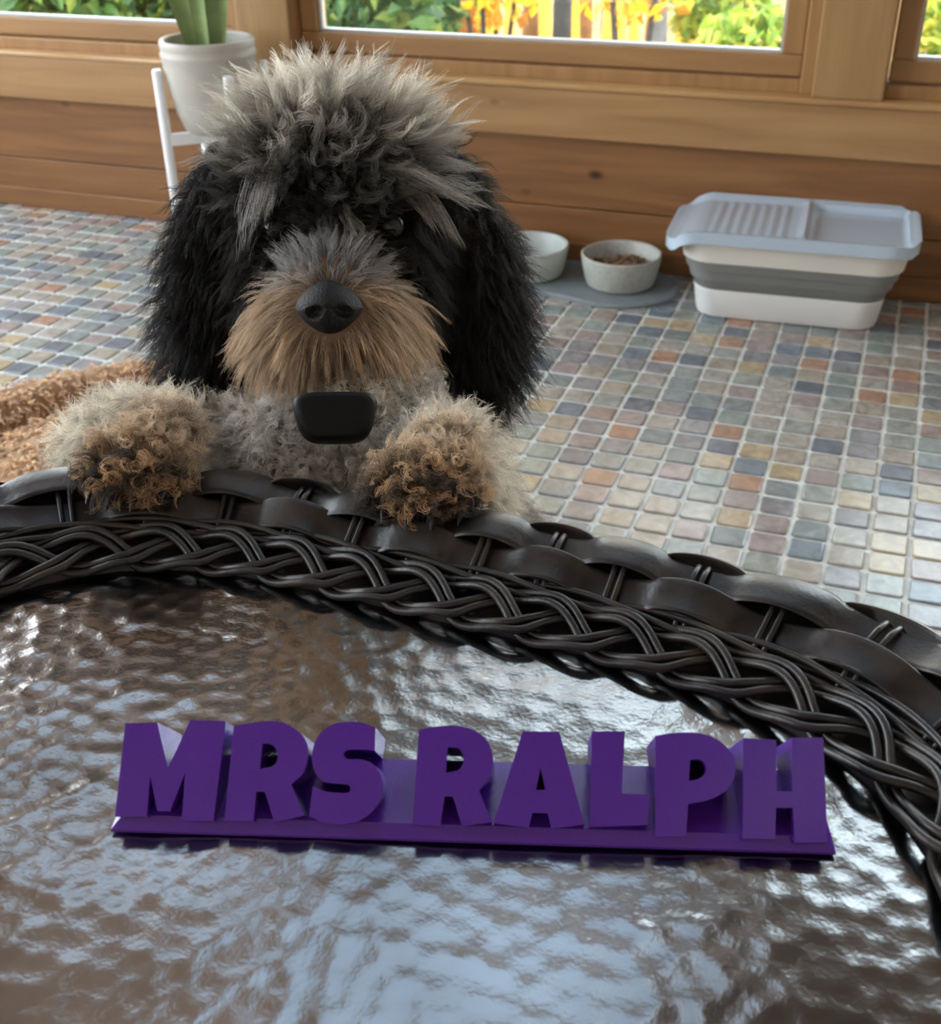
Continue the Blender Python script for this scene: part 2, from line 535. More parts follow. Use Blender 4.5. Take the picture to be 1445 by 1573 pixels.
L_gold = leaf_mat('gold_leaves', [(.80, .52, .015), (.62, .30, .012), (.85, .60, .05), (.50, .20, .012), (.60, .45, .03)])
L_green = leaf_mat('green_leaves', [(.05, .12, .025), (.09, .17, .03), (.035, .085, .025), (.20, .26, .04), (.07, .14, .045)])
L_lime = leaf_mat('lime_leaves', [(.24, .33, .03), (.34, .38, .05), (.15, .25, .03), (.50, .42, .06)])
L_rust = leaf_mat('rust_leaves', [(.50, .17, .02), (.60, .28, .03), (.38, .12, .02), (.65, .40, .08)])
M_bark = plain('grey_bark', (.045, .042, .038), .9, noise=.45, scale=9, bump=.6, bscale=30)
M_bark2 = plain('sunlit_bark', (.72, .40, .05), .9, noise=.4, scale=7, bump=.6, bscale=30)  # sunshine on the trunks put into the bark colour
M_bark4 = plain('brown_bark', (.17, .075, .022), .9, noise=.4, scale=7, bump=.6, bscale=30)
M_bark3 = plain('pale_bark', (.13, .13, .125), .9, noise=.3, scale=9, bump=.5, bscale=30)


def leaf_cloud(mb, c, rad, n, size, rg):
    for _ in range(n):
        d = rg.normal(size=3); d /= np.linalg.norm(d)
        p = np.array(c) + d * np.array(rad) * (.35 + .65 * rg.random() ** .5)
        a = rg.normal(size=3); a /= np.linalg.norm(a); b_ = np.cross(a, rg.normal(size=3)); b_ /= np.linalg.norm(b_)
        s = size * rg.uniform(.6, 1.3); c_ = np.cross(a, b_) * s * .25
        mb.add([p - a * s, p + b_ * s * .55 + c_, p + a * s, p - b_ * s * .55 + c_], [(0, 1, 2), (0, 2, 3)])


def tree(px, Y, rad, label, bark, leaves, hgt=6.0, lean=0.0, seed=0, crown=1.0):
    rg = np.random.default_rng(seed)
    p = atY(px, 40, Y)
    zb = -1.40
    o = thing('tree', label, 'tree', (p[0], p[1], zb), 'trees in the woods outside')
    mb = MB()
    pts = [(p[0] + lean * t * hgt + .05 * math.sin(3 * t + seed), p[1], zb + t * hgt) for t in np.linspace(0, 1, 9)]
    mb.tube(pts, [rad * (1.35 if i == 0 else 1 - .07 * i) for i in range(9)], 9)
    for k in range(5):
        t = .35 + .12 * k; q = np.array(pts[int(t * 8)]); a = rg.uniform(0, 2 * pi)
        mb.tube([q, q + np.array([math.cos(a) * .1, math.sin(a) * .1, .35]), q + np.array([math.cos(a) * .16, math.sin(a) * .16, .7])], [rad * .35, rad * .25, rad * .08], 6)
    mb.build('trunk', bark, o)
    lc = MB()
    top = np.array(pts[-1])
    leaf_cloud(lc, top + np.array([0, 0, -.6]), np.array([.2, .2, .9]) * crown, 200, .10, rg)
    lc.build('foliage', leaves, o, kind='stuff', smooth=False)
    return o


def bush(px, py, Y, rad, n, size, mat, label, seed):
    rg = np.random.default_rng(seed)
    p = atY(px, py, Y)
    o = thing('shrub', label, 'shrub', (p[0], p[1], -1.3), 'shrubs in the woods outside')
    st = MB()
    for k in range(4):
        a = 2 * pi * k / 4 + seed
        st.tube([(p[0], p[1], -1.36), (p[0] + rad[0] * .5 * math.cos(a), p[1] + rad[1] * .5 * math.sin(a), p[2] + rad[2] * .4)], [.03, .012], 5)
    st.build('stem', M_bark, o)
    lc = MB()
    leaf_cloud(lc, p, rad, n, size, rg)
    lc.build('foliage', mat, o, kind='stuff', smooth=False)


tree(853, 8.5, .075, 'thick grey tree trunk left of centre in the middle window', M_bark, L_gold, 6.5, .0, 1)
tree(925, 10.5, .05, 'slim grey-blue trunk between golden trees in the middle window', M_bark3, L_gold, 7, .0, 2)
tree(1020, 8.2, .055, 'leaning pale grey trunk in the right half of the middle window', M_bark3, L_gold, 6.5, -.015, 3)
tree(1418, 7.0, .07, 'grey trunk seen through the right-hand window', M_bark, L_lime, 6, .02, 4)
GOLD = [(694, 10.4, 'leftmost, behind the yellow-green shrub'), (722, 11.0, 'second from the left'), (752, 9.5, 'third from the left'), (778, 11.6, 'fourth from the left'), (806, 10.0, 'fifth from the left'),
        (828, 12.2, 'just left of the thick grey trunk'), (886, 9.8, 'just right of the thick grey trunk'), (905, 11.4, 'just left of the slim grey-blue trunk'), (948, 9.4, 'just right of the slim grey-blue trunk'),
        (972, 11.8, 'second left of the leaning pale trunk'), (996, 10.4, 'just left of the leaning pale trunk'), (1052, 9.6, 'just right of the leaning pale trunk'), (1082, 11.2, 'second right of the leaning pale trunk'), (1138, 10.2, 'rightmost, behind the lime shrubs')]
for k, (px, Y, w) in enumerate(GOLD):
    tree(px, Y, .045 + .022 * ((k * 7) % 3), 'sunlit-gold or brown trunk in the middle window, ' + w, M_bark4 if k % 3 == 1 else M_bark2, L_gold, 8, 0, 10 + k)
bush(505, 0, 6.0, (.62, .4, .7), 2400, .075, L_green, 'dark green shrub at the left side of the middle window', 21)
bush(610, 20, 7.4, (.42, .35, .5), 1300, .07, L_green, 'green shrub beside the orange one in the middle window', 22)
bush(668, 50, 8.3, (.34, .25, .32), 800, .06, L_rust, 'low orange shrub in the middle window', 23)
bush(698, -5, 8.9, (.26, .25, .5), 700, .06, L_lime, 'yellow-green shrub left of the golden trunks', 24)
bush(752, -22, 7.9, (.42, .2, .26), 150, .06, L_gold, 'golden foliage hanging left in the middle window', 25)
bush(975, -26, 7.4, (.42, .2, .24), 150, .06, L_gold, 'golden foliage hanging right in the middle window', 26)
bush(1105, 20, 8.5, (.32, .3, .3), 700, .06, L_lime, 'bright lime shrub near the right end of the middle window', 27)
bush(1160, 72, 6.2, (.30, .3, .18), 600, .05, L_lime, 'low lime shrub at the lower right corner of the middle window', 28)
bush(1440, 60, 6.2, (.28, .3, .25), 500, .05, L_lime, 'small yellow-green shrub in the right-hand window', 29)
bush(50, 5, 5.0, (.5, .4, .45), 1500, .07, L_green, 'green shrub at the far left of the left window', 30)
bush(205, -5, 5.9, (.48, .4, .45), 1500, .07, L_green, 'green shrub at the right of the left window', 31)

# ------------------------------------------------------------------ plant on its stand
M_pot = plain('stoneware', (.42, .40, .36), .5, noise=.10, scale=14, bump=.1)
M_white = plain('white_enamel', (.78, .80, .82), .35)
M_soil = plain('soil', (.045, .035, .025), .95, noise=.5, scale=90, bump=.8)
M_leafp = plain('sword_leaf', (.20, .29, .105), .42, noise=.35, scale=16)
PC = np.array([-1.366, 2.172])
st = thing('plant_stand', 'white four-legged plant stand holding the grey pot', 'plant stand', (PC[0], PC[1], 0))
LEGS = [(-1.446, 2.1), (-1.27, 2.08), (-1.283, 2.245), (-1.459, 2.265)]
for (x, y) in LEGS:
    MB().tube([(x, y, 0), (x, y, .2), (x, y, .398), (x, y, .402)], [.0105, .0105, .0105, .0085], 14).build('leg', M_white, st)
ZB = .262
for i, j in ((0, 2), (1, 3)):
    a = np.array((*LEGS[i], ZB)); b_ = np.array((*LEGS[j], ZB))
    d = (b_ - a) / np.linalg.norm(b_ - a); nn = np.array([-d[1], d[0], 0]) * .009
    dz = 0.0 if i == 0 else 0.0
    mb = MB()
    seg = [(a, a + (b_ - a) * .47), (a + (b_ - a) * .53, b_)] if i else [(a, b_)]
    for p, q in seg:
        mb.add([p - nn + (0, 0, -.011), q - nn + (0, 0, -.011), q + nn + (0, 0, -.011), p + nn + (0, 0, -.011), p - nn + (0, 0, .011), q - nn + (0, 0, .011), q + nn + (0, 0, .011), p + nn + (0, 0, .011)],
               [(3, 2, 1, 0), (4, 5, 6, 7), (0, 1, 5, 4), (1, 2, 6, 5), (2, 3, 7, 6), (3, 0, 4, 7)])
    mb.build('cross_bar', M_white, st, smooth=False)
Z0 = ZB + .0115
pt = thing('plant_pot', 'grey-white stoneware pot of sword-leaved plant on white stand', 'plant', (PC[0], PC[1], Z0))
MB().lathe((PC[0], PC[1], Z0), [(0, 0), (.058, 0), (.066, .006), (.078, .04), (.088, .085), (.0935, .125), (.0945, .145), (.097, .150), (.097, .156), (.0945, .161), (.0955, .168), (.0965, .176), (.094, .181), (.088, .1815), (.0845, .178), (.0835, .15), (0, .148)], 64).build('pot', M_pot, pt)
MB().lathe((PC[0], PC[1], Z0 + .149), [(0.083, 0), (.05, .008), (0, .010)], 40).build('soil', M_soil, pt)


def sword(bx, by, tx, ty, h, w, tw, bow):
    c = np.array([PC[0] + bx, PC[1] + by, Z0 + .145])
    e_ = np.array([tx, ty, h])
    mb = MB(); V = []
    N = 14; K = 7
    side = np.array([math.cos(tw), math.sin(tw), 0])
    for i in range(N + 1):
        t = i / N
        p = c + e_ * t + np.array([tx, ty, 0]) * bow * t * t
        ww = w * (.55 + .45 * math.sin(min(1, t * 1.6) * pi / 2)) * (1 if t < .6 else max(.02, 1 - ((t - .6) / .4) ** 1.7))
        nrm = np.cross(side, e_); nrm /= np.linalg.norm(nrm)
        for k in range(K):
            u = k / (K - 1) * 2 - 1
            V.append(p + side * u * ww + nrm * (u * u * ww * .45))
        for k in range(K):
            u = 1 - k / (K - 1) * 2
            V.append(p + side * u * ww * .98 + nrm * (u * u * ww * .45 - .003 * (1 - u * u) - .0006))
    R_ = 2 * K
    F = [(i * R_ + k, i * R_ + (k + 1) % R_, (i + 1) * R_ + (k + 1) % R_, (i + 1) * R_ + k) for i in range(N) for k in range(R_)]
    F += [tuple(range(R_ - 1, -1, -1)), tuple(N * R_ + k for k in range(R_))]
    mb.add(V, F).build('leaf', M_leafp, pt)


sword(-.014, -.012, -.075, -.02, .42, .032, .5, .25)
sword(.004, -.016, -.005, -.015, .50, .021, .2, .1)
sword(.022, .004, .06, .0, .46, .030, .1, .2)
sword(-.004, .014, -.03, .03, .55, .020, .9, .1)
sword(.014, .022, .03, .03, .52, .020, -.3, .1)

# ------------------------------------------------------------------ feeding mat, two bowls
M_mat = plain('silicone', (.17, .20, .215), .55, noise=.08, scale=40)
M_bowlg = plain('speckled_bowl', (.40, .41, .37), .45, noise=.14, scale=120)
M_bowlw = plain('pale_bowl', (.47, .52, .50), .35, noise=.06, scale=50)
M_kib = plain('kibble', (.16, .085, .04), .8, noise=.4, scale=60)
B2 = np.array([-.502, 2.245]); B1 = np.array([-.697, 2.245])
mo = []
for i in range(120):
    a = 2 * pi * i / 120
    cx, cy = (B1 + B2) / 2 + np.array([-.005, -.012])
    c, s = math.cos(a), math.sin(a)
    x = .225 * math.copysign(abs(c) ** .62, c); y = .112 * math.copysign(abs(s) ** .62, s)
    if y < 0: y += .016 * math.cos((x - .115) * 21) * -min(1, -y / .06) + .004
    mo.append((cx + x, cy + y))
mm = MB()
mm.loft([[(x, y, .0006) for x, y in mo], [(x, y, .006) for x, y in mo], [(B1[0] * .5 + B2[0] * .5 + (x - (B1[0] + B2[0]) / 2) * .975, 2.233 + (y - 2.233) * .96, .010) for x, y in mo],
         [(B1[0] * .5 + B2[0] * .5 + (x - (B1[0] + B2[0]) / 2) * .955, 2.233 + (y - 2.233) * .93, .0095) for x, y in mo],
         [(B1[0] * .5 + B2[0] * .5 + (x - (B1[0] + B2[0]) / 2) * .94, 2.233 + (y - 2.233) * .91, .006) for x, y in mo]])
tag(mm.build('feeding_mat', M_mat, org=(cx, cy, 0)), 'grey wavy-edged silicone mat under the two pet bowls', 'mat')


def bowl(c, mat, label, mi):
    o = thing('pet_bowl', label, 'bowl', (c[0], c[1], .0062), 'pet bowls on the mat')
    pr = [(0, .0), (.060, .0), (.068, .003), (.0725, .014), (.0785, .042), (.0815, .060), (.0815, .0635), (.079, .0655), (.0755, .064), (.0735, .058), (.070, .036), (.062, .016), (.045, .010), (0, .009)]
    MB().lathe((c[0], c[1], .0064), pr, 64).build('bowl_body', mat, o)
    return o


bowl(B1, M_bowlw, 'pale grey pet bowl nearer the dog, partly behind its ear', 0)
bw = bowl(B2, M_bowlg, 'speckled grey pet bowl with brown food, beside the storage bin', 1)
kb = MB()
for k in range(150):
    a = random.uniform(0, 2 * pi); r0 = .064 * math.sqrt(random.random())
    M = Matrix.Translation((B2[0] + r0 * math.cos(a), B2[1] + r0 * math.sin(a), .0064 + .024 + random.uniform(0, .013) + .012 * (1 - r0 / .064))) @ Matrix.Rotation(random.uniform(0, 3), 4, 'X') @ Matrix.Rotation(random.uniform(0, 3), 4, 'Z') @ Matrix.Diagonal((.0068, .0062, .0045, 1))
    kb.ellip(M, 7, 5)
tag(kb.build('kibble', M_kib, org=(B2[0], B2[1], .02), kind='stuff'), 'brown dry food heaped inside the speckled grey bowl', 'pet food', kind='stuff')

# ------------------------------------------------------------------ folding storage bin
M_binw = plain('bin_white', (.66, .66, .65), .4)
M_binc = plain('bin_cream', (.70, .68, .62), .4)
M_bing = plain('bin_grey', (.185, .19, .185), .5)
M_lid = plain('bin_lid', (.43, .53, .63), .16, coat=.6)
BC = (-.165, 2.228); BROT = math.radians(3.0)


def rr(w, d, r, z, n=10, dx=0, dy=0):
    P = []
    for (sx_, sy_, a0) in ((1, 1, 0), (-1, 1, 90), (-1, -1, 180), (1, -1, 270)):
        for k in range(n + 1):
            a = math.radians(a0 + 90 * k / n)
            x = sx_ * (w / 2 - r) + r * math.cos(a) + dx; y = sy_ * (d / 2 - r) + r * math.sin(a) + dy
            P.append((BC[0] + x * math.cos(BROT) - y * math.sin(BROT), BC[1] + x * math.sin(BROT) + y * math.cos(BROT), z))
    return P


bn = thing('storage_bin', 'white and grey folding storage bin with pale blue-grey lid by the wall', 'storage bin', (BC[0], BC[1], 0))
MB().loft([rr(.325, .165, .04, .0005), rr(.335, .175, .045, .003), rr(.340, .180, .045, .012), rr(.352, .192, .045, .056), rr(.349, .189, .045, .0585), rr(.335, .175, .045, .0585)]).build('base_band', M_binw, bn)
g = MB()
g.loft([rr(.345, .185, .045, .057), rr(.352, .191, .046, .060), rr(.362, .203, .048, .078), rr(.370, .209, .05, .0795), rr(.378, .216, .052, .098), rr(.386, .222, .053, .0995), rr(.392, .228, .054, .117), rr(.388, .224, .054, .1185)])
g.build('folding_band', M_bing, bn)
MB().loft([rr(.394, .230, .056, .1165), rr(.401, .236, .058, .1185), rr(.410, .245, .06, .150), rr(.412, .247, .06, .156), rr(.40, .235, .06, .156)]).build('upper_band', M_binc, bn)
# lid: a height field over a rounded rectangle, its left end drawn down into a lip
LW, LD = .452, .262
NXl, NYl = 96, 44
lidv = []


def lid_pt(u, v):                      # u, v in -1..1 -> rounded rectangle
    x = u * LW / 2; y = v * LD / 2
    r = .06
    au, av = abs(x), abs(y)
    kx = LW / 2 - r; ky = LD / 2 - r
    m_ = max(abs(u), abs(v))
    # shrink corners
    ex = max(0, (au - kx) / r); ey = max(0, (av - ky) / r)
    if ex > 0 and ey > 0:
        h_ = math.hypot(ex, ey); mxx = max(ex, ey)
        x = math.copysign(kx + r * ex * mxx / h_, x); y = math.copysign(ky + r * ey * mxx / h_, y)
    return x, y, m_


def sstep(a, b_, x):
    t = min(1, max(0, (x - a) / (b_ - a))); return t * t * (3 - 2 * t)


ZL = .178


def lid_z(x, y):
    ed = min(LW / 2 - abs(x), LD / 2 - abs(y))
    xr = x / LW + .5
    z = .004 * (1 - sstep(.006, .014, ed))
    inn = sstep(.018, .026, ed)
    dv = math.exp(-((xr - .545) / .018) ** 2)
    if xr > .545:
        pan = sstep(.56, .60, xr) * inn
        z -= .011 * pan
    else:
        reg = sstep(.14, .18, xr) * (1 - sstep(.48, .52, xr)) * sstep(.03, .04, ed)
        z += .0013 * reg * math.sin(xr * 2 * pi * 22) - .004 * inn * sstep(.02, .06, xr)
    z += .006 * dv * sstep(.004, .02, ed)
    z -= .022 * (1 - sstep(.0, .16, xr)) ** 1.5
    return ZL + z


cB, sB = math.cos(BROT), math.sin(BROT)
for j in range(NYl + 1):
    for i in range(NXl + 1):
        x, y, _ = lid_pt(-1 + 2 * i / NXl, -1 + 2 * j / NYl)
        lidv.append((BC[0] + x * cB - y * sB - .006, BC[1] + x * sB + y * cB - .01, lid_z(x, y)))
W1 = NXl + 1
lf = [(j * W1 + i, j * W1 + i + 1, (j + 1) * W1 + i + 1, (j + 1) * W1 + i) for j in range(NYl) for i in range(NXl)]
ring = [i for i in range(NXl + 1)] + [(j + 1) * W1 + NXl for j in range(NYl)] + [NYl * W1 + NXl - 1 - i for i in range(NXl)] + [(NYl - 1 - j) * W1 for j in range(NYl - 1)]
o0 = len(lidv)
for k in ring:
    x, y, z = lidv[k]; lidv.append((x, y, z - .022))
for k in ring:
    x, y, z = lidv[k]; c = np.array(BC); lidv.append((c[0] + (x - c[0]) * .985, c[1] + (y - c[1]) * .975, z - .022))
for k in ring:
    x, y, z = lidv[k]; c = np.array(BC); lidv.append((c[0] + (x - c[0]) * .985, c[1] + (y - c[1]) * .975, z - .006))
nr = len(ring)
for lv in range(3):
    for k in range(nr):
        a = ring[k] if lv == 0 else o0 + (lv - 1) * nr + k; b_ = ring[(k + 1) % nr] if lv == 0 else o0 + (lv - 1) * nr + (k + 1) % nr
        lf.append((b_, a, o0 + lv * nr + k, o0 + lv * nr + (k + 1) % nr))
lid = MB().add(lidv, lf).build('lid', M_lid, bn, angle=50)
lid['label'] = 'pale blue-grey ribbed lid'

# ------------------------------------------------------------------ wicker table with hammered metal top
TZ = 0.500
m, n, b = new_mat('hammered_metal')
L = n.links.new
t = n.nodes.new('ShaderNodeTexCoord')
x1 = n.nodes.new('ShaderNodeTexNoise'); x1.inputs['Scale'].default_value = 7; x1.inputs['Detail'].default_value = 6
x2 = n.nodes.new('ShaderNodeTexNoise'); x2.inputs['Scale'].default_value = 420; x2.inputs['Detail'].default_value = 2
L(t.outputs['Object'], x1.inputs['Vector']); L(t.outputs['Object'], x2.inputs['Vector'])
r = n.nodes.new('ShaderNodeValToRGB')
r.color_ramp.elements[0].position = .35; r.color_ramp.elements[0].color = (.19, .185, .18, 1)
r.color_ramp.elements[1].position = .65; r.color_ramp.elements[1].color = (.40, .41, .42, 1)
L(x1.outputs['Fac'], r.inputs[0]); L(r.outputs[0], b.inputs['Base Color'])
b.inputs['Metallic'].default_value = 1.0
b.inputs['Roughness'].default_value = .16
bp = n.nodes.new('ShaderNodeBump'); bp.inputs['Strength'].default_value = .14; bp.inputs['Distance'].default_value = .0006
L(x2.outputs['Fac'], bp.inputs['Height']); L(bp.outputs[0], b.inputs['Normal'])
M_hammer = m


def resin(name, axis_scale):
    m, n, b = new_mat(name)
    L = n.links.new
    t = n.nodes.new('ShaderNodeTexCoord')
    x1 = n.nodes.new('ShaderNodeTexNoise'); x1.inputs['Scale'].default_value = 45; x1.inputs['Detail'].default_value = 5
    x2 = n.nodes.new('ShaderNodeTexNoise'); x2.inputs['Scale'].default_value = axis_scale; x2.inputs['Detail'].default_value = 3
    L(t.outputs['Object'], x1.inputs['Vector']); L(t.outputs['Object'], x2.inputs['Vector'])
    r = n.nodes.new('ShaderNodeValToRGB')
    r.color_ramp.elements[0].position = .40; r.color_ramp.elements[0].color = (.008, .007, .007, 1)
    r.color_ramp.elements[1].position = .78; r.color_ramp.elements[1].color = (.038, .028, .021, 1)
    L(x1.outputs['Fac'], r.inputs[0]); L(r.outputs[0], b.inputs['Base Color'])
    rr_ = n.nodes.new('ShaderNodeMapRange'); rr_.inputs['To Min'].default_value = .26; rr_.inputs['To Max'].default_value = .52
    L(x1.outputs['Fac'], rr_.inputs['Value']); L(rr_.outputs[0], b.inputs['Roughness'])
    bp = n.nodes.new('ShaderNodeBump'); bp.inputs['Strength'].default_value = .25; bp.inputs['Distance'].default_value = .0008
    L(x2.outputs['Fac'], bp.inputs['Height']); L(bp.outputs[0], b.inputs['Normal'])
    return m


M_resin = resin('dark_wicker_resin', 300)
IC = np.array([-.1865, .1612]); IA, IB, IN, IP = .2527, .271, 3.85, -.0532
_th = np.linspace(0, 2 * pi, 8001)
_u = IA * np.sign(np.cos(_th)) * np.abs(np.cos(_th)) ** (2 / IN); _v = IB * np.sign(np.sin(_th)) * np.abs(np.sin(_th)) ** (2 / IN)
_X = IC[0] + _u * math.cos(IP) - _v * math.sin(IP); _Y = IC[1] + _u * math.sin(IP) + _v * math.cos(IP)
_s = np.concatenate([[0], np.cumsum(np.hypot(np.diff(_X), np.diff(_Y)))])
PERIM = _s[-1]
_wd = np.array([-180, 40, 50, 55, 60, 67, 75, 85, 93, 102, 116, 123, 128, 131, 150, 180.1])
_ww = np.array([.070, .074, .071, .066, .062, .0605, .0605, .0605, .058, .054, .056, .060, .066, .070, .072, .070])
NS = 1400
ss = np.linspace(0, PERIM, NS, endpoint=False)
cx_ = np.interp(ss, _s, _X); cy_ = np.interp(ss, _s, _Y)
tx_ = np.roll(cx_, -1) - np.roll(cx_, 1); ty_ = np.roll(cy_, -1) - np.roll(cy_, 1)
# soften the tangent so that the normals turn smoothly round the corners
k_ = np.hanning(61); k_ /= k_.sum()
sm = lambda a: np.convolve(np.concatenate([a[-30:], a, a[:30]]), k_, 'valid')
lt = np.hypot(tx_, ty_); tx_, ty_ = sm(tx_ / lt), sm(ty_ / lt); lt = np.hypot(tx_, ty_); tx_ /= lt; ty_ /= lt
nx_, ny_ = ty_, -tx_
ang_ = np.degrees(np.arctan2(cy_ - IC[1], cx_ - IC[0]))
w_ = sm(np.interp(ang_, _wd, _ww))
PF = np.array([0, .12, .30, .46, .60, .80, 1.0, 1.12, 1.20])
PH = np.array([.001, .004, .007, .010, .014, .021, .025, .018, .004])


def rim(s, f, h=0.0):
    """point on the rim: s along the edge, f across it (0 inside, 1 outer lip), h proud of it"""
    s = np.asarray(s, float) % PERIM; f = np.asarray(f, float)
    i = s / PERIM * NS
    g = lambda a: np.interp(i, np.arange(NS + 1), np.append(a, a[0]))
    w = g(w_); X = g(cx_) + g(nx_) * w * f; Y = g(cy_) + g(ny_) * w * f
    Z = np.interp(f, PF, PH)
    dz = (np.interp(f + .03, PF, PH) - np.interp(f - .03, PF, PH)) / (.06 * .062)
    ln = np.sqrt(1 + dz * dz)
    X = X - g(nx_) * dz / ln * h; Y = Y - g(ny_) * dz / ln * h; Z = Z + h / ln
    return np.stack([X, Y, TZ + Z], -1)


tb = thing('wicker_table', 'dark woven wicker table with braided rim and dimpled metal top', 'table', (IC[0], IC[1], 0))
# top: dented sheet
ST = .0018
DENT = 7.4
NG = int(.62 / ST)
gx = IC[0] - .31 + np.arange(NG) * ST; gy = IC[1] - .31 + np.arange(NG) * ST
GX, GY = np.meshgrid(gx, gy)
hz = np.zeros_like(GX)
sp = .0132
rgd = np.random.default_rng(3)
d1 = np.full_like(GX, 1.0); d2 = np.full_like(GX, 1.0); am_ = np.ones_like(GX)
for j in range(-1, int(.66 / (sp * .866))):
    for i in range(-1, int(.66 / sp)):
        x = IC[0] - .33 + (i + (j % 2) * .5) * sp + rgd.normal() * .0021; y = IC[1] - .33 + j * sp * .866 + rgd.normal() * .0021; am = rgd.uniform(.6, 1.3)
        R_ = .017
        i0 = max(0, int((x - gx[0] - R_) / ST)); i1 = int((x - gx[0] + R_) / ST) + 2; j0 = max(0, int((y - gy[0] - R_) / ST)); j1 = int((y - gy[0] + R_) / ST) + 2
        if i1 <= 0 or j1 <= 0 or i0 >= NG or j0 >= NG: continue
        q = np.hypot(GX[j0:j1, i0:i1] - x, GY[j0:j1, i0:i1] - y)
        A = d1[j0:j1, i0:i1]; Bq = d2[j0:j1, i0:i1]; Cq = am_[j0:j1, i0:i1]
        nr_ = q < A
        Bq[:] = np.where(nr_, A, np.minimum(Bq, q)); Cq[:] = np.where(nr_, am, Cq); A[:] = np.where(nr_, q, A)
d1 = np.minimum(d1, .012); ed_ = np.clip((d2 - d1) / .0035, 0, 1)
hz = DENT * (1 + .35 * np.clip((-.22 - GX) / .12, 0, 1)) * (1 - .55 * np.exp(-((GX + .10) ** 2 + (GY - .375) ** 2) / .0075)) * (d1 ** 2 * (.75 + .25 * ed_)) * (.7 + .3 * am_)
for _ in range(2):
    hz[1:-1, 1:-1] = .4 * hz[1:-1, 1:-1] + .15 * (hz[:-2, 1:-1] + hz[2:, 1:-1] + hz[1:-1, :-2] + hz[1:-1, 2:])
hz -= hz.max()
hz += .0006 * np.sin(GX * 31 + 1) * np.sin(GY * 27)
du = (GX - IC[0]) * math.cos(IP) + (GY - IC[1]) * math.sin(IP); dv = -(GX - IC[0]) * math.sin(IP) + (GY - IC[1]) * math.cos(IP)
ok = (np.abs(du / (IA + .008)) ** IN + np.abs(dv / (IB + .008)) ** IN) < 1
idx = -np.ones_like(ok, int); idx[ok] = np.arange(ok.sum())
q = ok[:-1, :-1] & ok[1:, :-1] & ok[:-1, 1:] & ok[1:, 1:]
jj, ii = np.nonzero(q)
F_ = np.stack([idx[jj, ii], idx[jj, ii + 1], idx[jj + 1, ii + 1], idx[jj + 1, ii]], 1)
top = MB()
top.v = np.stack([GX[ok], GY[ok], TZ + hz[ok]], 1).tolist(); top.f = F_.tolist()
tt = top.build('table_top', M_hammer, tb, angle=180)
tt['label'] = 'dimpled hammered metal top'
# carcass under the weave
ring_f = lambda f, h: rim(ss[::5], np.full(NS // 5, f), h)
body = MB()
R0_ = ring_f(0.04, 0); R0_[:, 2] = TZ - .004
lo = ring_f(.98, -.004); lo2 = ring_f(.92, -.004); lo2[:, 2] = TZ - .11
body.loft([R0_, ring_f(.06, -.0002), ring_f(.15, -.002), ring_f(.45, -.005), ring_f(.75, -.0055), lo, lo2, np.array([[IC[0], IC[1], TZ - .11]]) + (lo2 - np.array([[IC[0], IC[1], TZ - .11]])) * .9])
body.build('apron', M_resin, tb, angle=60)
LAM = .105
# three plaited strands, each of two wires
for j in range(3):
    for d in (-.0023, .0023):
        N_ = 620
        s = np.linspace(0, PERIM, N_, endpoint=False)
        nper = round(PERIM / LAM)
        ph = 2 * pi * nper * s / PERIM + 2 * pi * j / 3
        wl = np.interp(s / PERIM * NS, np.arange(NS), w_)
        lat = np.sin(ph + .25 * np.sin(2 * ph))
        cs_ = np.cos(ph)
        f = .205 + (.0112 * lat + d * (.55 + .45 * np.abs(lat))) / wl + 0 * cs_
        so = s - d * cs_ * .8
        h = .0042 + .0030 * np.sin(2 * ph)
        MB().tube(rim(so, f, h), .0022, 8, closed=True, up=(0, 0, 1)).build('braid_wire', M_resin, tb, angle=180)
# two long twined wires above the plait
for j in range(3):
    N_ = 520
    s = np.linspace(0, PERIM, N_, endpoint=False)
    nper = round(PERIM / .14)
    ph = 2 * pi * nper * s / PERIM + 2 * pi * j / 3
    wl = np.interp(s / PERIM * NS, np.arange(NS), w_)
    MB().tube(rim(s, .47 + .0042 * np.sin(ph) / wl, .0030 + .0022 * np.cos(ph)), .0019, 8, closed=True, up=(0, 0, 1)).build('twined_wire', M_resin, tb, angle=180)
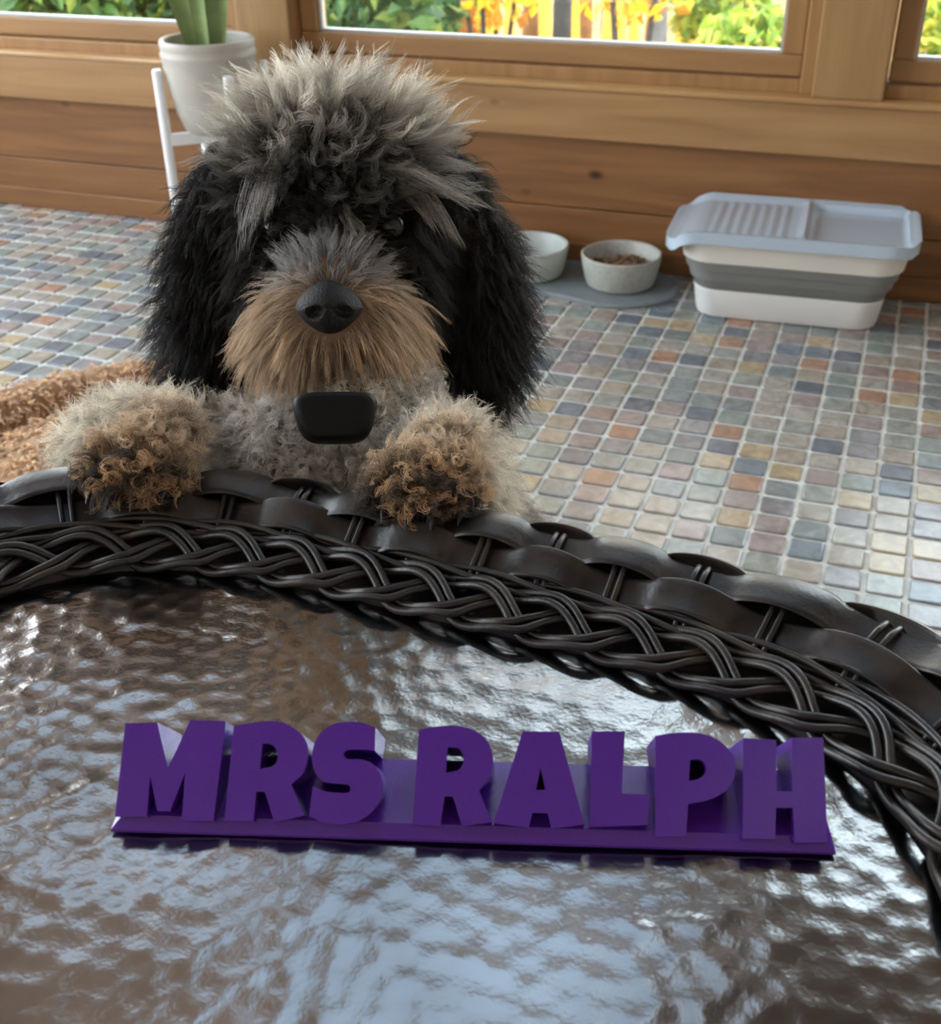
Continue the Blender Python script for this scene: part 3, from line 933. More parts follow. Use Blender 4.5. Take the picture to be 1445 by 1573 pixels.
# stakes in pairs, flat bands woven over and under them
NST = 2 * round(PERIM / .070)
DS = PERIM / NST
PHASE = .0
for k in range(NST):
    for d in (-.0021, .0021):
        f = np.linspace(.42, 1.14, 16)
        s = np.full(16, (k + PHASE) * DS + d)
        h = np.interp(f, [.42, .47, .56, .66, .78, .9, 1.02, 1.14], [-.002, .0005, .0034, .0034, .0034, .0036, .001, -.001])
        MB().tube(rim(s, f, h), .00165, 7, up=(1, 0, 0)).build('stake', M_resin, tb, angle=180)
for row, (fc, hw) in enumerate(((.655, .0078), (.905, .0080), (1.13, .0075))):
    N_ = NST * 14
    s = np.linspace(0, PERIM, N_, endpoint=False)
    ph = pi * (s / DS - PHASE) + pi * row            # +1 over a stake, -1 under it
    c = np.cos(ph)
    hh = .0030 + .0040 * np.sign(c) * np.abs(c) ** .7
    wl = np.interp(s / PERIM * NS, np.arange(NS), w_)
    prof = [(-1, -.0010), (-1.02, .0006), (-.9, .0014), (-.72, .0009), (0, .0011), (.72, .0009), (.9, .0014), (1.02, .0006), (1, -.0010)]
    rings = [rim(s, fc + hw * a / wl + .0012 * c / wl, hh + e_ - .0012 * a * a * 0) for a, e_ in prof]
    V = np.stack(rings, 1)
    K_ = len(prof)
    mb = MB()
    mb.v = V.reshape(-1, 3).tolist()
    mb.f = [(i * K_ + k, ((i + 1) % N_) * K_ + k, ((i + 1) % N_) * K_ + (k + 1) % K_, i * K_ + (k + 1) % K_) for i in range(N_) for k in range(K_)]
    mb.build('flat_band', M_resin, tb, angle=60)
for a in (45, 135, 225, 315):
    p = rim(np.interp(a, np.linspace(0, 360, 9), np.linspace(0, PERIM, 9)), .5)
    q = IC + (p[:2] - IC) * .86
    MB().tube([(q[0], q[1], 0), (q[0], q[1], .02), (q[0], q[1], .2), (q[0], q[1], TZ - .10)], [.019, .021, .022, .023], 16).build('leg', M_resin, tb)

# ------------------------------------------------------------------ purple name plate
M_purple, n, b = new_mat('purple_plastic')
b.inputs['Base Color'].default_value = (.085, .018, .30, 1)
b.inputs['Roughness'].default_value = .21
b.inputs['Specular IOR Level'].default_value = .5
t = n.nodes.new('ShaderNodeTexCoord')
wv = n.nodes.new('ShaderNodeTexWave'); wv.inputs['Scale'].default_value = 420; wv.bands_direction = 'DIAGONAL'
n.links.new(t.outputs['Object'], wv.inputs['Vector'])
bp = n.nodes.new('ShaderNodeBump'); bp.inputs['Strength'].default_value = .10; bp.inputs['Distance'].default_value = .0003
n.links.new(wv.outputs['Fac'], bp.inputs['Height']); n.links.new(bp.outputs[0], b.inputs['Normal'])
NA = np.array([-.25227, .25836, TZ + .0006]); NE = np.array([.95693, .29033, 0]); NB = np.array([-.29033, .95693, 0])
UP = np.array([0, 0, 1.0])
th_ = math.radians(50)
NN = -NB * math.cos(th_) + UP * math.sin(th_)
NT = NB * math.sin(th_) + UP * math.cos(th_)
NO = np.array([-.11976, .29906, .5075])
NOe = (NO - NA) @ NE
GLY = {'M': ([(2.1, 38.4), (15.2, 39.1), (21.8, 20.8), (28.8, 40.4), (43.4, 40.3), (42.4, 1.0), (29.7, .6), (29.0, 19.1), (24.5, 4.2), (19.5, 4.1), (14.9, 17.9), (15.5, 1.9), (2.7, 1.5)], None),
 'R': ([(46.9, 38.6), (54.5, 40.1), (63.8, 40.9), (70.1, 39.1), (75.0, 35.7), (77.9, 30.8), (77.9, 24.8), (76.3, 19.8), (72.3, 16.1), (78.5, 4.2), (66.7, 1.4), (61.9, 12.9), (58.5, 12.8), (58.4, 1.4), (46.8, 1.1)], [(59.2, 31.7), (61.7, 31.9), (64.4, 30.4), (65.8, 27.4), (65.5, 24.4), (63.3, 22.6), (59.2, 21.8)]),
 'S': ([(104.6, 39.5), (104.9, 30.2), (100.5, 30.5), (94.9, 30.3), (92.9, 29.6), (92.4, 28.4), (93.1, 27.2), (94.6, 26.6), (99.7, 26.6), (104.4, 25.0), (107.6, 21.1), (108.9, 17.2), (108.7, 13.8), (107.3, 9.4), (103.6, 4.9), (97.8, 1.9), (90.8, 1.2), (84.7, 2.2), (80.4, 4.0), (81.0, 15.7), (85.1, 13.9), (90.0, 13.4), (94.5, 13.4), (95.8, 14.0), (96.1, 15.2), (95.4, 16.3), (94.3, 16.7), (87.2, 17.1), (84.3, 18.0), (81.6, 20.9), (79.9, 25.8), (80.1, 31.3), (82.4, 36.4), (87.0, 40.1), (93.1, 41.5), (99.3, 41.2)], None),
 'R2': ([(122.3, 38.9), (126.7, 40.1), (132.9, 40.9), (138.4, 40.9), (143.9, 39.6), (148.8, 36.5), (151.5, 32.3), (152.5, 27.6), (152.0, 23.3), (150.4, 19.8), (147.2, 15.8), (152.5, 3.9), (140.9, 2.0), (137.0, 13.2), (133.6, 13.1), (132.5, 2.0), (121.5, 2.0)], [(134.1, 32.3), (137.6, 32.4), (139.7, 30.9), (140.7, 28.0), (140.0, 25.1), (138.3, 23.3), (133.8, 22.3)]),
 'A': ([(164.0, 39.4), (178.6, 39.8), (188.7, 4.1), (175.9, 2.2), (174.3, 8.0), (168.4, 7.9), (167.1, 2.3), (153.2, 3.5)], [(171.3, 25.5), (173.4, 16.8), (169.7, 16.7)]),
 'L': ([(191.7, 40.2), (204.7, 40.6), (203.2, 16.2), (214.2, 16.2), (213.1, 4.6), (190.7, 3.2)], None),
 'P': ([(216.8, 39.1), (222.6, 40.3), (228.7, 40.8), (235.2, 40.4), (240.5, 38.6), (244.7, 35.5), (247.4, 31.6), (247.8, 27.1), (246.9, 22.8), (244.1, 18.9), (239.7, 16.0), (235.1, 14.3), (229.1, 13.1), (227.9, .9), (216.1, .4)], [(230.3, 30.1), (233.5, 30.4), (235.6, 29.2), (236.4, 26.7), (235.4, 24.3), (232.9, 22.6), (229.5, 21.9)]),
 'H': ([(251.4, 39.2), (264.3, 38.8), (263.4, 18.9), (269.5, 19.1), (270.5, 39.9), (282.8, 40.2), (281.8, .4), (269.4, -.2), (269.4, 12.8), (262.9, 12.6), (262.0, 1.0), (249.8, .6)], None)}


def rounded(L_, closed=True):           # smooth runs of short segments, keep the true corners
    P = [np.array(p, float) for p in L_]; out = []
    n_ = len(P)
    for i in range(n_):
        a, b_, c, d = P[i - 1], P[i], P[(i + 1) % n_], P[(i + 2) % n_]
        out.append(b_)
        turn = lambda p, q, r: abs(math.degrees(math.atan2((q - p)[0] * (r - q)[1] - (q - p)[1] * (r - q)[0], (q - p) @ (r - q))))
        t1, t2 = turn(a, b_, c), turn(b_, c, d)
        if t1 < 52 and t2 < 52 and (t1 > 8 or t2 > 8):
            for t in (.25, .5, .75):
                out.append(.5 * ((2 * b_) + (c - a) * t + (2 * a - 5 * b_ + 4 * c - d) * t * t + (3 * b_ - a - 3 * c + d) * t ** 3))
    return out


np_ = thing('name_plate', 'purple plastic name plate reading MRS RALPH lying on the metal table top', 'sign', NA + NE * .143 + NB * .02)
LB, DB, HB = .286, .0424, .0052
pb = lambda e_, y, z: NA + NE * e_ + NB * y + UP * z
base = MB()
V = [pb(0, .001, 0), pb(LB, .001, 0), pb(LB, DB, 0), pb(0, DB, 0), pb(0, .001, .0012), pb(LB, .001, .0012), pb(LB, DB, .0012), pb(0, DB, .0012),
     pb(.0042, .0054, HB), pb(LB - .0046, .0054, HB), pb(LB - .0035, DB - .001, HB), pb(.0030, DB - .001, HB)]
base.add(V, [(3, 2, 1, 0), (0, 1, 5, 4), (1, 2, 6, 5), (2, 3, 7, 6), (3, 0, 4, 7), (4, 5, 9, 8), (5, 6, 10, 9), (6, 7, 11, 10), (7, 4, 8, 11), (8, 9, 10, 11)])
base.build('base', M_purple, np_, smooth=False)
for key, (outl, hole) in GLY.items():
    bm = bmesh.new()
    loops = [rounded(outl)] + ([rounded(hole)] if hole else [])
    es = []
    fr_v = []
    for lp in loops:
        vs = [bm.verts.new(NO + NE * (p[0] / 1000 - NOe) + NT * (p[1] / 1000)) for p in lp]
        fr_v.append(vs)
        es += [bm.edges.new((vs[i], vs[(i + 1) % len(vs)])) for i in range(len(vs))]
    bmesh.ops.triangle_fill(bm, use_beauty=True, edges=es)
    zb = TZ + HB + .0006 - .0004
    for f in bm.faces:
        f.normal_update()
        if f.normal.dot(Vector(NN)) < 0: f.normal_flip()
    for vs in fr_v:
        bk = []
        for v in vs:
            dist = max(.0005, (v.co.z - zb) / NN[2])
            bk.append(bm.verts.new(np.array(v.co) - NN * dist))
        for i in range(len(vs)):
            j = (i + 1) % len(vs)
            bm.faces.new((vs[i], vs[j], bk[j], bk[i]))
        if len(vs) > 2 and vs is fr_v[0]:
            pass
    bmesh.ops.recalc_face_normals(bm, faces=bm.faces[:])
    MB().bm(bm).build('letter', M_purple, np_, smooth=True, angle=28)

# ------------------------------------------------------------------ fur machinery
m, n, b = new_mat('fur')
at = n.nodes.new('ShaderNodeAttribute'); at.attribute_name = 'tint'
n.links.new(at.outputs['Color'], b.inputs['Base Color'])
b.inputs['Roughness'].default_value = .42
b.inputs['Specular IOR Level'].default_value = .45
tl = n.nodes.new('ShaderNodeBsdfTranslucent'); n.links.new(at.outputs['Color'], tl.inputs[0])
ms = n.nodes.new('ShaderNodeMixShader'); ms.inputs[0].default_value = .28
n.links.new(b.outputs[0], ms.inputs[1]); n.links.new(tl.outputs[0], ms.inputs[2])
n.links.new(ms.outputs[0], n.nodes['Material Output'].inputs[0])
M_fur = m
m, n, b = new_mat('skin_under_fur')
at = n.nodes.new('ShaderNodeAttribute'); at.attribute_name = 'tint'
n.links.new(at.outputs['Color'], b.inputs['Base Color'])
b.inputs['Roughness'].default_value = .8
M_skin = m


def unit(a):
    return a / (np.linalg.norm(a, axis=-1, keepdims=True) + 1e-12)


def strands(name, root, nrm, dirv, Ln, curl, freq, droop, c0, c1, parent, nchild=7, spread=.0028, npts=9, r0=.00018, r1=.00004, conv=.7, label=None, cvar=.18):
    """locks of hair: guides at root along dirv, each with nchild strands gathered round it"""
    G = len(root)
    if G == 0: return None
    K = nchild
    t = np.linspace(0, 1, npts)[None, :, None]
    e1 = unit(np.cross(dirv, RNG.normal(size=(G, 3)))); e2 = unit(np.cross(dirv, e1))
    rep = lambda a: np.repeat(a, K, 0)
    R0 = rep(root); D = rep(dirv); E1 = rep(e1); E2 = rep(e2); L_ = rep(Ln) * RNG.uniform(.72, 1.08, G * K)
    nr = rep(nrm)
    t1 = unit(np.cross(nr, np.array([.3, .5, .81]))); t2 = np.cross(nr, t1)
    a = RNG.uniform(0, 2 * pi, G * K); rr_ = np.sqrt(RNG.random(G * K)) * spread
    off = t1 * (rr_ * np.cos(a))[:, None] + t2 * (rr_ * np.sin(a))[:, None]
    ph = rep(RNG.uniform(0, 2 * pi, G)) + RNG.normal(0, .25, G * K)
    fq = rep(freq * RNG.uniform(.8, 1.2, G)); am = rep(curl) * RNG.uniform(.8, 1.15, G * K)
    LL = L_[:, None, None]
    P = R0[:, None, :] + D[:, None, :] * LL * t + rep(droop)[:, None, :] * LL * t * t
    P = P + off[:, None, :] * (1 - conv * np.minimum(1, t * 1.15))
    arg = (2 * pi * fq[:, None] * t[:, :, 0] + ph[:, None])
    env = np.minimum(1, t[:, :, 0] * 1.6) * am[:, None]
    c_ = (np.cos(arg) - np.cos(ph)[:, None]) * env; s_ = (np.sin(arg) - np.sin(ph)[:, None]) * env
    P = P + E1[:, None, :] * c_[:, :, None] + E2[:, None, :] * s_[:, :, None] * .7
    P = P + RNG.normal(0, .0003, P.shape) * t
    N = G * K
    hc = bpy.data.hair_curves.new(name)
    hc.add_curves([npts] * N)
    hc.position_data.foreach_set('vector', (P - np.array(ORG[parent.name])).astype(np.float32).ravel())
    rad = np.broadcast_to(r0 + (r1 - r0) * t[:, :, 0] ** 1.4, (N, npts))
    ra = hc.attributes.get('radius') or hc.attributes.new('radius', 'FLOAT', 'POINT')
    ra.data.foreach_set('value', rad.astype(np.float32).ravel())
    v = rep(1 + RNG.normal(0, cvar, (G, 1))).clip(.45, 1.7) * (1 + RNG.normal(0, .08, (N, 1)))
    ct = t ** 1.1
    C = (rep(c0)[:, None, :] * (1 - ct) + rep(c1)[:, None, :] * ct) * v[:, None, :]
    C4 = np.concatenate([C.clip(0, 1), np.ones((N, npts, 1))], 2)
    ca = hc.attributes.new('tint', 'FLOAT_COLOR', 'POINT')
    ca.data.foreach_set('color', C4.astype(np.float32).ravel())
    hc.materials.append(M_fur)
    o = bpy.data.objects.new(name, hc)
    COL.objects.link(o)
    o.parent = parent
    if label: o['label'] = label
    return o


def remesh(mb, voxel, smooth=6):
    me = bpy.data.meshes.new('tmp'); me.from_pydata(mb.v, [], mb.f); me.update()
    ob = bpy.data.objects.new('tmp', me); COL.objects.link(ob)
    mo = ob.modifiers.new('r', 'REMESH'); mo.mode = 'VOXEL'; mo.voxel_size = voxel
    ms_ = ob.modifiers.new('s', 'SMOOTH'); ms_.iterations = smooth; ms_.factor = .5
    dg = bpy.context.evaluated_depsgraph_get(); dg.update()
    ev = ob.evaluated_get(dg).to_mesh()
    nv = len(ev.vertices); V = np.empty(nv * 3); ev.vertices.foreach_get('co', V)
    F = [tuple(p.vertices) for p in ev.polygons]
    bpy.data.objects.remove(ob); bpy.data.meshes.remove(me)
    r = MB(); r.v = V.reshape(-1, 3).tolist(); r.f = F
    return r


def sample(mb, npts_):
    V = np.array(mb.v); T = []
    for f in mb.f:
        T.append(f[:3])
        if len(f) == 4: T.append((f[0], f[2], f[3]))
    T = np.array(T); A, B, C = V[T[:, 0]], V[T[:, 1]], V[T[:, 2]]
    cr = np.cross(B - A, C - A); ar = np.linalg.norm(cr, axis=1)
    vn = np.zeros_like(V)
    for k in range(3): np.add.at(vn, T[:, k], cr)
    vn = unit(vn)
    i = RNG.choice(len(T), npts_, p=ar / ar.sum())
    u, v = RNG.random(npts_), RNG.random(npts_)
    fl_ = u + v > 1; u[fl_] = 1 - u[fl_]; v[fl_] = 1 - v[fl_]
    w = 1 - u - v
    P = A[i] * w[:, None] + B[i] * u[:, None] + C[i] * v[:, None]
    N = unit(vn[T[i, 0]] * w[:, None] + vn[T[i, 1]] * u[:, None] + vn[T[i, 2]] * v[:, None])
    return P, N


# ------------------------------------------------------------------ plush cushion on the floor
CC = np.array([-.80, 1.0, 0])
cb = MB()
RXC, RYC = .35, .34
ROTC = math.radians(28)
prof = [(0, .002), (.80, .002), (.93, .02), (1.0, .07), (1.0, .12), (.95, .165), (.86, .19), (.76, .195), (.68, .18), (.64, .165), (.58, .178), (.4, .19), (.2, .195), (0, .197)]
rings = []
for r_p, z in prof:
    rings.append([(CC[0] + r_p * (RXC * math.cos(a) * math.cos(ROTC) - RYC * math.sin(a) * math.sin(ROTC)), CC[1] + r_p * (RXC * math.cos(a) * math.sin(ROTC) + RYC * math.sin(a) * math.cos(ROTC)), z) for a in np.linspace(0, 2 * pi, 72, endpoint=False)])
cb.loft(rings, True, False, False)
cu = thing('plush_cushion', 'tan shaggy plush cushion on the tiled floor behind the wicker table', 'cushion', CC)
M_plush = plain('plush_base', (.30, .17, .085), .9)
cb.build('cushion_body', M_plush, cu)
P, N = sample(cb, 22000)
sel = N[:, 2] > -.3
P, N = P[sel], N[sel]
G = len(P)
flow = np.array([.55, -.6, -.2]) + RNG.normal(0, .45, (G, 3))
dv_ = unit(N * .55 + unit(flow) * .9)
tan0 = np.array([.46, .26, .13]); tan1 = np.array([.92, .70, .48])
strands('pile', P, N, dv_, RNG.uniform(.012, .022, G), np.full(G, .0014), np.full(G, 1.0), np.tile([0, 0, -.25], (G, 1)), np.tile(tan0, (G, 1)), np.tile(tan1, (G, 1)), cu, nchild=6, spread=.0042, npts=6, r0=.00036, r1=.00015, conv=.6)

# ------------------------------------------------------------------ the dog
ZH = .775
HO = PD(520, 430, ZH)
HW = -unit(px_ray(520, 430))
HU = unit(RC[0] - HW * (RC[0] @ HW))
HV = np.cross(HW, HU)


def H(u, v, w):                          # head frame, millimetres: u to the right, v up, w towards the viewer
    return HO + (HU * u + HV * v + HW * w) / 1000


def tohead(P):
    d = (np.asarray(P) - HO) * 1000
    return d @ HU, d @ HV, d @ HW


PRIM = []                                # (region, kind, data)


def frame(U, V, W, c, r):
    M = Matrix.Identity(4)
    for i in range(3):
        M[i][0], M[i][1], M[i][2], M[i][3] = U[i] * r[0], V[i] * r[1], W[i] * r[2], c[i]
    return M


DB_ = MB()


def ell(region, c, r, U=None, V=None, W=None, rot=0):
    U_, V_, W_ = (HU, HV, HW) if U is None else (U, V, W)
    if rot:
        cr_, sr_ = math.cos(math.radians(rot)), math.sin(math.radians(rot))
        U_, V_ = U_ * cr_ + V_ * sr_, -U_ * sr_ + V_ * cr_
    r = np.array(r) / 1000
    DB_.ellip(frame(U_, V_, W_, c, r), 28, 18)
    PRIM.append((region, 'e', (np.array(c), np.stack([U_, V_, W_]), r)))


def cap(region, pts, rads):
    pts = [np.array(p) for p in pts]; rads = np.array(rads) / 1000
    N_ = 6
    PP, RR = [], []
    for i in range(len(pts) - 1):
        for k in range(N_):
            t = k / N_; PP.append(pts[i] * (1 - t) + pts[i + 1] * t); RR.append(rads[i] * (1 - t) + rads[i + 1] * t)
        PRIM.append((region, 'c', (pts[i], pts[i + 1], rads[i], rads[i + 1])))
    PP.append(pts[-1]); RR.append(rads[-1])
    DB_.tube(PP, RR, 16)
    for p, r in zip(pts, rads):
        DB_.ellip(Matrix.Translation(p) @ Matrix.Diagonal((r, r, r, 1)), 16, 10)


X3, Y3, Z3 = np.eye(3)
# head
ell('skull', H(0, 52, -22), (62, 56, 60))
ell('skull', H(0, 5, -14), (60, 46, 50))
ell('muzzle', H(-3, -27, 36), (50, 36, 40))
ell('muzzle', H(-3, -50, 30), (38, 28, 33))
ell('muzzle', H(-4, 2, 34), (30, 22, 30))
ell('muzzle', H(-35, -33, 20), (23, 23, 26))
ell('muzzle', H(28, -33, 20), (22, 23, 26))
ell('ear_l', H(-87, -6, -34), (26, 79, 17), rot=-3)
ell('ear_l', H(-66, 62, -28), (26, 30, 18))
ell('ear_r', H(94, -4, -34), (27, 76, 17), rot=5)
ell('ear_r', H(70, 62, -28), (26, 30, 18))
# trunk
SH = PD(520, 735, .775)                         # chest between the shoulders
PEL = SH + np.array([-.03, .235, -.185])
cap('neck', [H(0, 0, -48), H(0, -105, -62), SH + np.array([0, .03, .03])], [48, 56, 62])
ell('chest', SH + np.array([-.005, .02, -.03]), (92, 88, 100), X3, Y3, Z3)
cap('body', [SH + np.array([0, .03, -.03]), (SH + PEL) / 2 + np.array([0, .01, .0]), PEL], [86, 82, 66])
hip = PEL
for sgn in (-1, 1):
    kn = hip + np.array([sgn * .085, -.085, -.075]); hk = hip + np.array([sgn * .085, .045, 0]); hk[2] = .085; pw_ = hk + np.array([0, -.02, 0]); pw_[2] = .022; toe = pw_ + np.array([0, -.045, -.004])
    cap('hind', [hip + np.array([sgn * .045, 0, -.01]), kn, hk, pw_, toe], [52, 36, 19, 19, 18])
cap('tail', [PEL + np.array([0, .05, .02]), PEL + np.array([.02, .10, .07]), PEL + np.array([.03, .11, .14])], [18, 13, 8])
# fore legs: elbows behind the rim, paws resting on it
PWL = PZ(212, 705, .539); PWR = PZ(655, 730, .539)
ELL_ = PD(175, 690, .755); ELR = PD(700, 735, .75)
cap('arm_l', [SH + np.array([-.075, .01, -.01]), ELL_ , PWL + np.array([.0, .03, .0])], [40, 25, 15])
cap('arm_r', [SH + np.array([.065, .01, -.005]), ELR, PWR + np.array([.0, .03, .0])], [40, 25, 15])
FWD = np.array([.25, -.97, -.05]); FWD = unit(FWD); SD = unit(np.cross(FWD, Z3)); UPP = np.cross(SD, FWD)
CLAWS = []
for reg, pw_ in (('paw_l', PWL), ('paw_r', PWR)):
    ell(reg, pw_, (25, 21, 12.5), SD, FWD, UPP)
    for k in range(4):
        q = (k - 1.5)
        c = pw_ + SD * q * .0135 + FWD * (.018 - .004 * q * q * .8) + UPP * -.005
        ell(reg, c, (7.6, 11, 8.5), SD, FWD, UPP)
        CLAWS.append(c + FWD * .012 + UPP * -.002)
dm = remesh(DB_, .0042, 5)
DV = np.array(dm.v)


def region(P):
    best = np.full(len(P), 9.0); lab = np.zeros(len(P), int)
    for k, (rg_, kd, dt) in enumerate(PRIM):
        if kd == 'e':
            c, F, r = dt
            q = (P - c) @ F.T
            l = np.linalg.norm(q / r, axis=1)
            d = (l - 1) * np.linalg.norm(q, axis=1) / np.maximum(l, 1e-6)
        else:
            a, b_, r0, r1 = dt
            ab = b_ - a; t = np.clip((P - a) @ ab / (ab @ ab + 1e-12), 0, 1)
            d = np.linalg.norm(P - a - t[:, None] * ab, axis=1) - (r0 + (r1 - r0) * t)
        s = d < best
        best[s] = d[s]; lab[s] = k
    return np.array([PRIM[k][0] for k in range(len(PRIM))])[lab]


UNDER = {'skull': (.02, .018, .016), 'muzzle': (.16, .10, .055), 'ear_l': (.008, .007, .007), 'ear_r': (.008, .007, .007), 'neck': (.20, .18, .16), 'chest': (.34, .31, .28),
         'body': (.34, .31, .28), 'hind': (.34, .31, .28), 'tail': (.3, .28, .25), 'arm_l': (.40, .35, .28), 'arm_r': (.40, .35, .28), 'paw_l': (.20, .12, .06), 'paw_r': (.20, .12, .06)}
dog = thing('dog', 'black, grey and cream curly dog behind the table with both forepaws on its rim', 'dog', (PEL[0], PEL[1], 0))
bodyo = dm.build('body', M_skin, dog, angle=180)
reg = region(DV)
ca = bodyo.data.attributes.new('tint', 'FLOAT_COLOR', 'POINT')
ca.data.foreach_set('color', np.array([(*UNDER[k], 1) for k in reg], np.float32).ravel())

# eyes, nose, claws
M_eye = plain('dark_eye', (.008, .006, .005), .05, spec=.35)
M_nose = plain('nose_leather', (.010, .0095, .0095), .5, spec=.28, bump=.6, bscale=900)
M_claw = plain('claw', (.012, .010, .009), .45)
EYES = [H(-38, 33, 21), H(34, 34, 28)]
for e_ in EYES:
    MB().ellip(frame(HU, HV, HW, e_, (.0095, .0095, .0095)), 28, 18).build('eye', M_eye, dog, angle=180)
NC = H(-6, -17, 77)
nv = MB()
nv.ellip(frame(HU, HV, HW, NC, (1, 1, 1)), 56, 36)
out = []
for p in nv.v:
    d = np.array(p) - NC
    u, v, w = d @ HU, d @ HV, d @ HW
    wid = 1.0 - .30 * max(0, -v) - .12 * max(0, v)
    x, y, z = .0205 * u * wid, .0152 * v, .0165 * w
    y += .002 * (1 - abs(u)) * (w > 0) * (v > 0) * v
    for sg in (-1, 1):
        q = ((u - sg * .42) / .24) ** 2 + ((v + .12 + .25 * (abs(u) - .42)) / .20) ** 2
        if w > 0 and q < 1.6: z -= .0060 * max(0, 1 - q / 1.6) ** .8
    q = (u / .09) ** 2
    if w > 0 and v < .1: z -= .0018 * math.exp(-q)
    out.append(NC + HU * x + HV * y + HW * z)
nv.v = [tuple(p) for p in out]
nv.build('nose', M_nose, dog, angle=180)
for c in CLAWS:
    MB().tube([c, c + FWD * .005 + UPP * -.001, c + FWD * .009 + UPP * -.003], [.0019, .0015, .0004], 8).build('claw', M_claw, dog)

# collar with its black pouch under the chin
M_strap = plain('black_webbing', (.010, .011, .012), .55, bump=.3, bscale=600)
M_pouch = plain('black_pouch', (.004, .005, .0055), .5, spec=.2)
co = MB()
cc_ = H(0, -84, -52)
co.tube([cc_ + HU * .066 * math.cos(a) + unit(HW * .95 + HV * .3) * .066 * math.sin(a) for a in np.linspace(0, 2 * pi, 48, endpoint=False)], .0035, 10, closed=True, up=HV, flat=2.6)
col_ = co.build('collar', M_strap, dog, angle=180)
col_['label'] = 'black webbing collar'
pcn = PD(515, 643, .700)
PWv = unit(HW * .9 + HV * .25); PUv = HU; PVv = np.cross(PWv, PUv)
rings = []
for w, k in ((-.010, .90), (-.008, .97), (.006, 1.0), (.010, .97), (.0125, .90), (.0135, .75)):
    rg_ = []
    for i in range(40):
        a = 2 * pi * i / 40
        cx2 = math.copysign(abs(math.cos(a)) ** .45, math.cos(a)); sy2 = math.copysign(abs(math.sin(a)) ** .55, math.sin(a))
        tap = 1 - .26 * (1 - sy2) / 2
        rg_.append(pcn + PUv * .0275 * k * cx2 * tap + PVv * (.0150 * k * sy2) + PWv * w)
    rings.append(rg_)
MB().loft(rings).build('collar_pouch', M_pouch, col_, angle=50)

# ---- fur, region by region
P, N = sample(dm, 42000)
R_ = region(P)
u, v, w = tohead(P)
NU, NV, NW = N @ HU, N @ HV, N @ HW
vis = np.ones(len(P), bool)
eyed = np.minimum(np.linalg.norm(P - EYES[0], axis=1) + .002, np.linalg.norm(P - EYES[1], axis=1) - .0025)
nosed = np.linalg.norm(P - NC, axis=1)
vis &= (eyed > .0105) & (nosed > .0185)
head3 = lambda a, b_, c: (HU * np.asarray(a)[..., None] + HV * np.asarray(b_)[..., None] + HW * np.asarray(c)[..., None])
nz = lambda k, s=1.0: RNG.normal(0, s, (k, 3))
arr = lambda c, k: np.tile(np.array(c, float), (k, 1))


def lerp(a, b_, t):
    t = np.asarray(t)[:, None]
    return np.asarray(a) * (1 - t) + np.asarray(b_) * t


one = lambda k, x: np.full(k, x)
# crown: backlight along the top put into paler tips, over the grey coat
s = vis & (R_ == 'skull') & (v > 50) & (RNG.random(len(P)) < .42)
k = s.sum(); p, n_ = P[s], N[s]
ct_ = np.clip((v[s] - 62) / 34 + RNG.normal(0, .18, k), 0, 1)
d = unit(n_ * 1.0 + head3(u[s] / 150, .30 + .35 * ct_, w[s] / 260) + nz(k, .34))
Lc = .028 + .026 * ct_ * RNG.uniform(.4, 1.15, k)
strands('crown_fur', p, n_, d, Lc, .0036 + .0032 * RNG.random(k), RNG.uniform(.6, 1.15, k), head3(u[s] / 260, one(k, -.16), one(k, .14)),
        lerp((.016, .014, .013), (.045, .041, .037), ct_), lerp((.10, .096, .088), (.86, .80, .69), ct_), dog, nchild=20, spread=.0056, npts=13, conv=.90, r0=.00019, label='grey and cream tousled crown fur, paler at the backlit top', cvar=.32)
s = vis & (R_ == 'skull') & (v > 40)
k = s.sum(); p, n_ = P[s], N[s]
ct_ = np.clip((v[s] - 66) / 40, 0, 1)  # undercoat tips get the same painted backlight
d = unit(n_ * .7 + head3(u[s] / 120, one(k, .25), w[s] / 260) + nz(k, .35))
strands('under_fur', p, n_, d, RNG.uniform(.016, .028, k), one(k, .0022), one(k, 1.1), head3(u[s] / 300, one(k, -.15), one(k, .12)),
        arr((.014, .013, .012), k), lerp((.030, .028, .025), (.30, .28, .25), ct_), dog, nchild=5, spread=.004, npts=9, conv=.8)
# sides of the head and face mask
s = vis & (R_ == 'skull') & (v <= 52) & (w < 20)
k = s.sum(); p, n_ = P[s], N[s]
d = unit(n_ * .55 + head3(np.sign(u[s]) * .35, one(k, -.55), one(k, .1)) + nz(k, .28))
strands('side_fur', p, n_, d, RNG.uniform(.020, .034, k), one(k, .0022), one(k, 1.2), head3(one(k, 0), one(k, -.35), one(k, 0)),
        arr((.010, .009, .008), k), arr((.028, .025, .022), k), dog, nchild=7, spread=.0035, npts=9)
s = vis & (R_ == 'skull') & (v <= 52) & (w >= 20)
k = s.sum(); p, n_ = P[s], N[s]
mid = np.exp(-(u[s] / 17) ** 2)
d = unit(n_ * .35 + head3(u[s] / 60, .35 + 0 * u[s], one(k, .0)) * 1.0 + nz(k, .22))
Lf = .010 + .008 * mid + .004 * RNG.random(k)
low = np.clip((18 - v[s]) / 26, 0, 1)
strands('face_fur', p, n_, d, Lf, one(k, .0007), one(k, .8), head3(u[s] / 90, one(k, -.2), one(k, 0)),
        lerp((.016, .014, .013), (.06, .056, .05), mid), lerp((.03, .027, .025), (.20, .19, .18), np.clip(mid * .9 + low * .5, 0, 1)), dog, nchild=6, spread=.003, npts=7, r0=.00014)
# extra locks: the brows sweep out over the eyes
gp, gd, gl_, gdr, g0, g1 = [], [], [], [], [], []


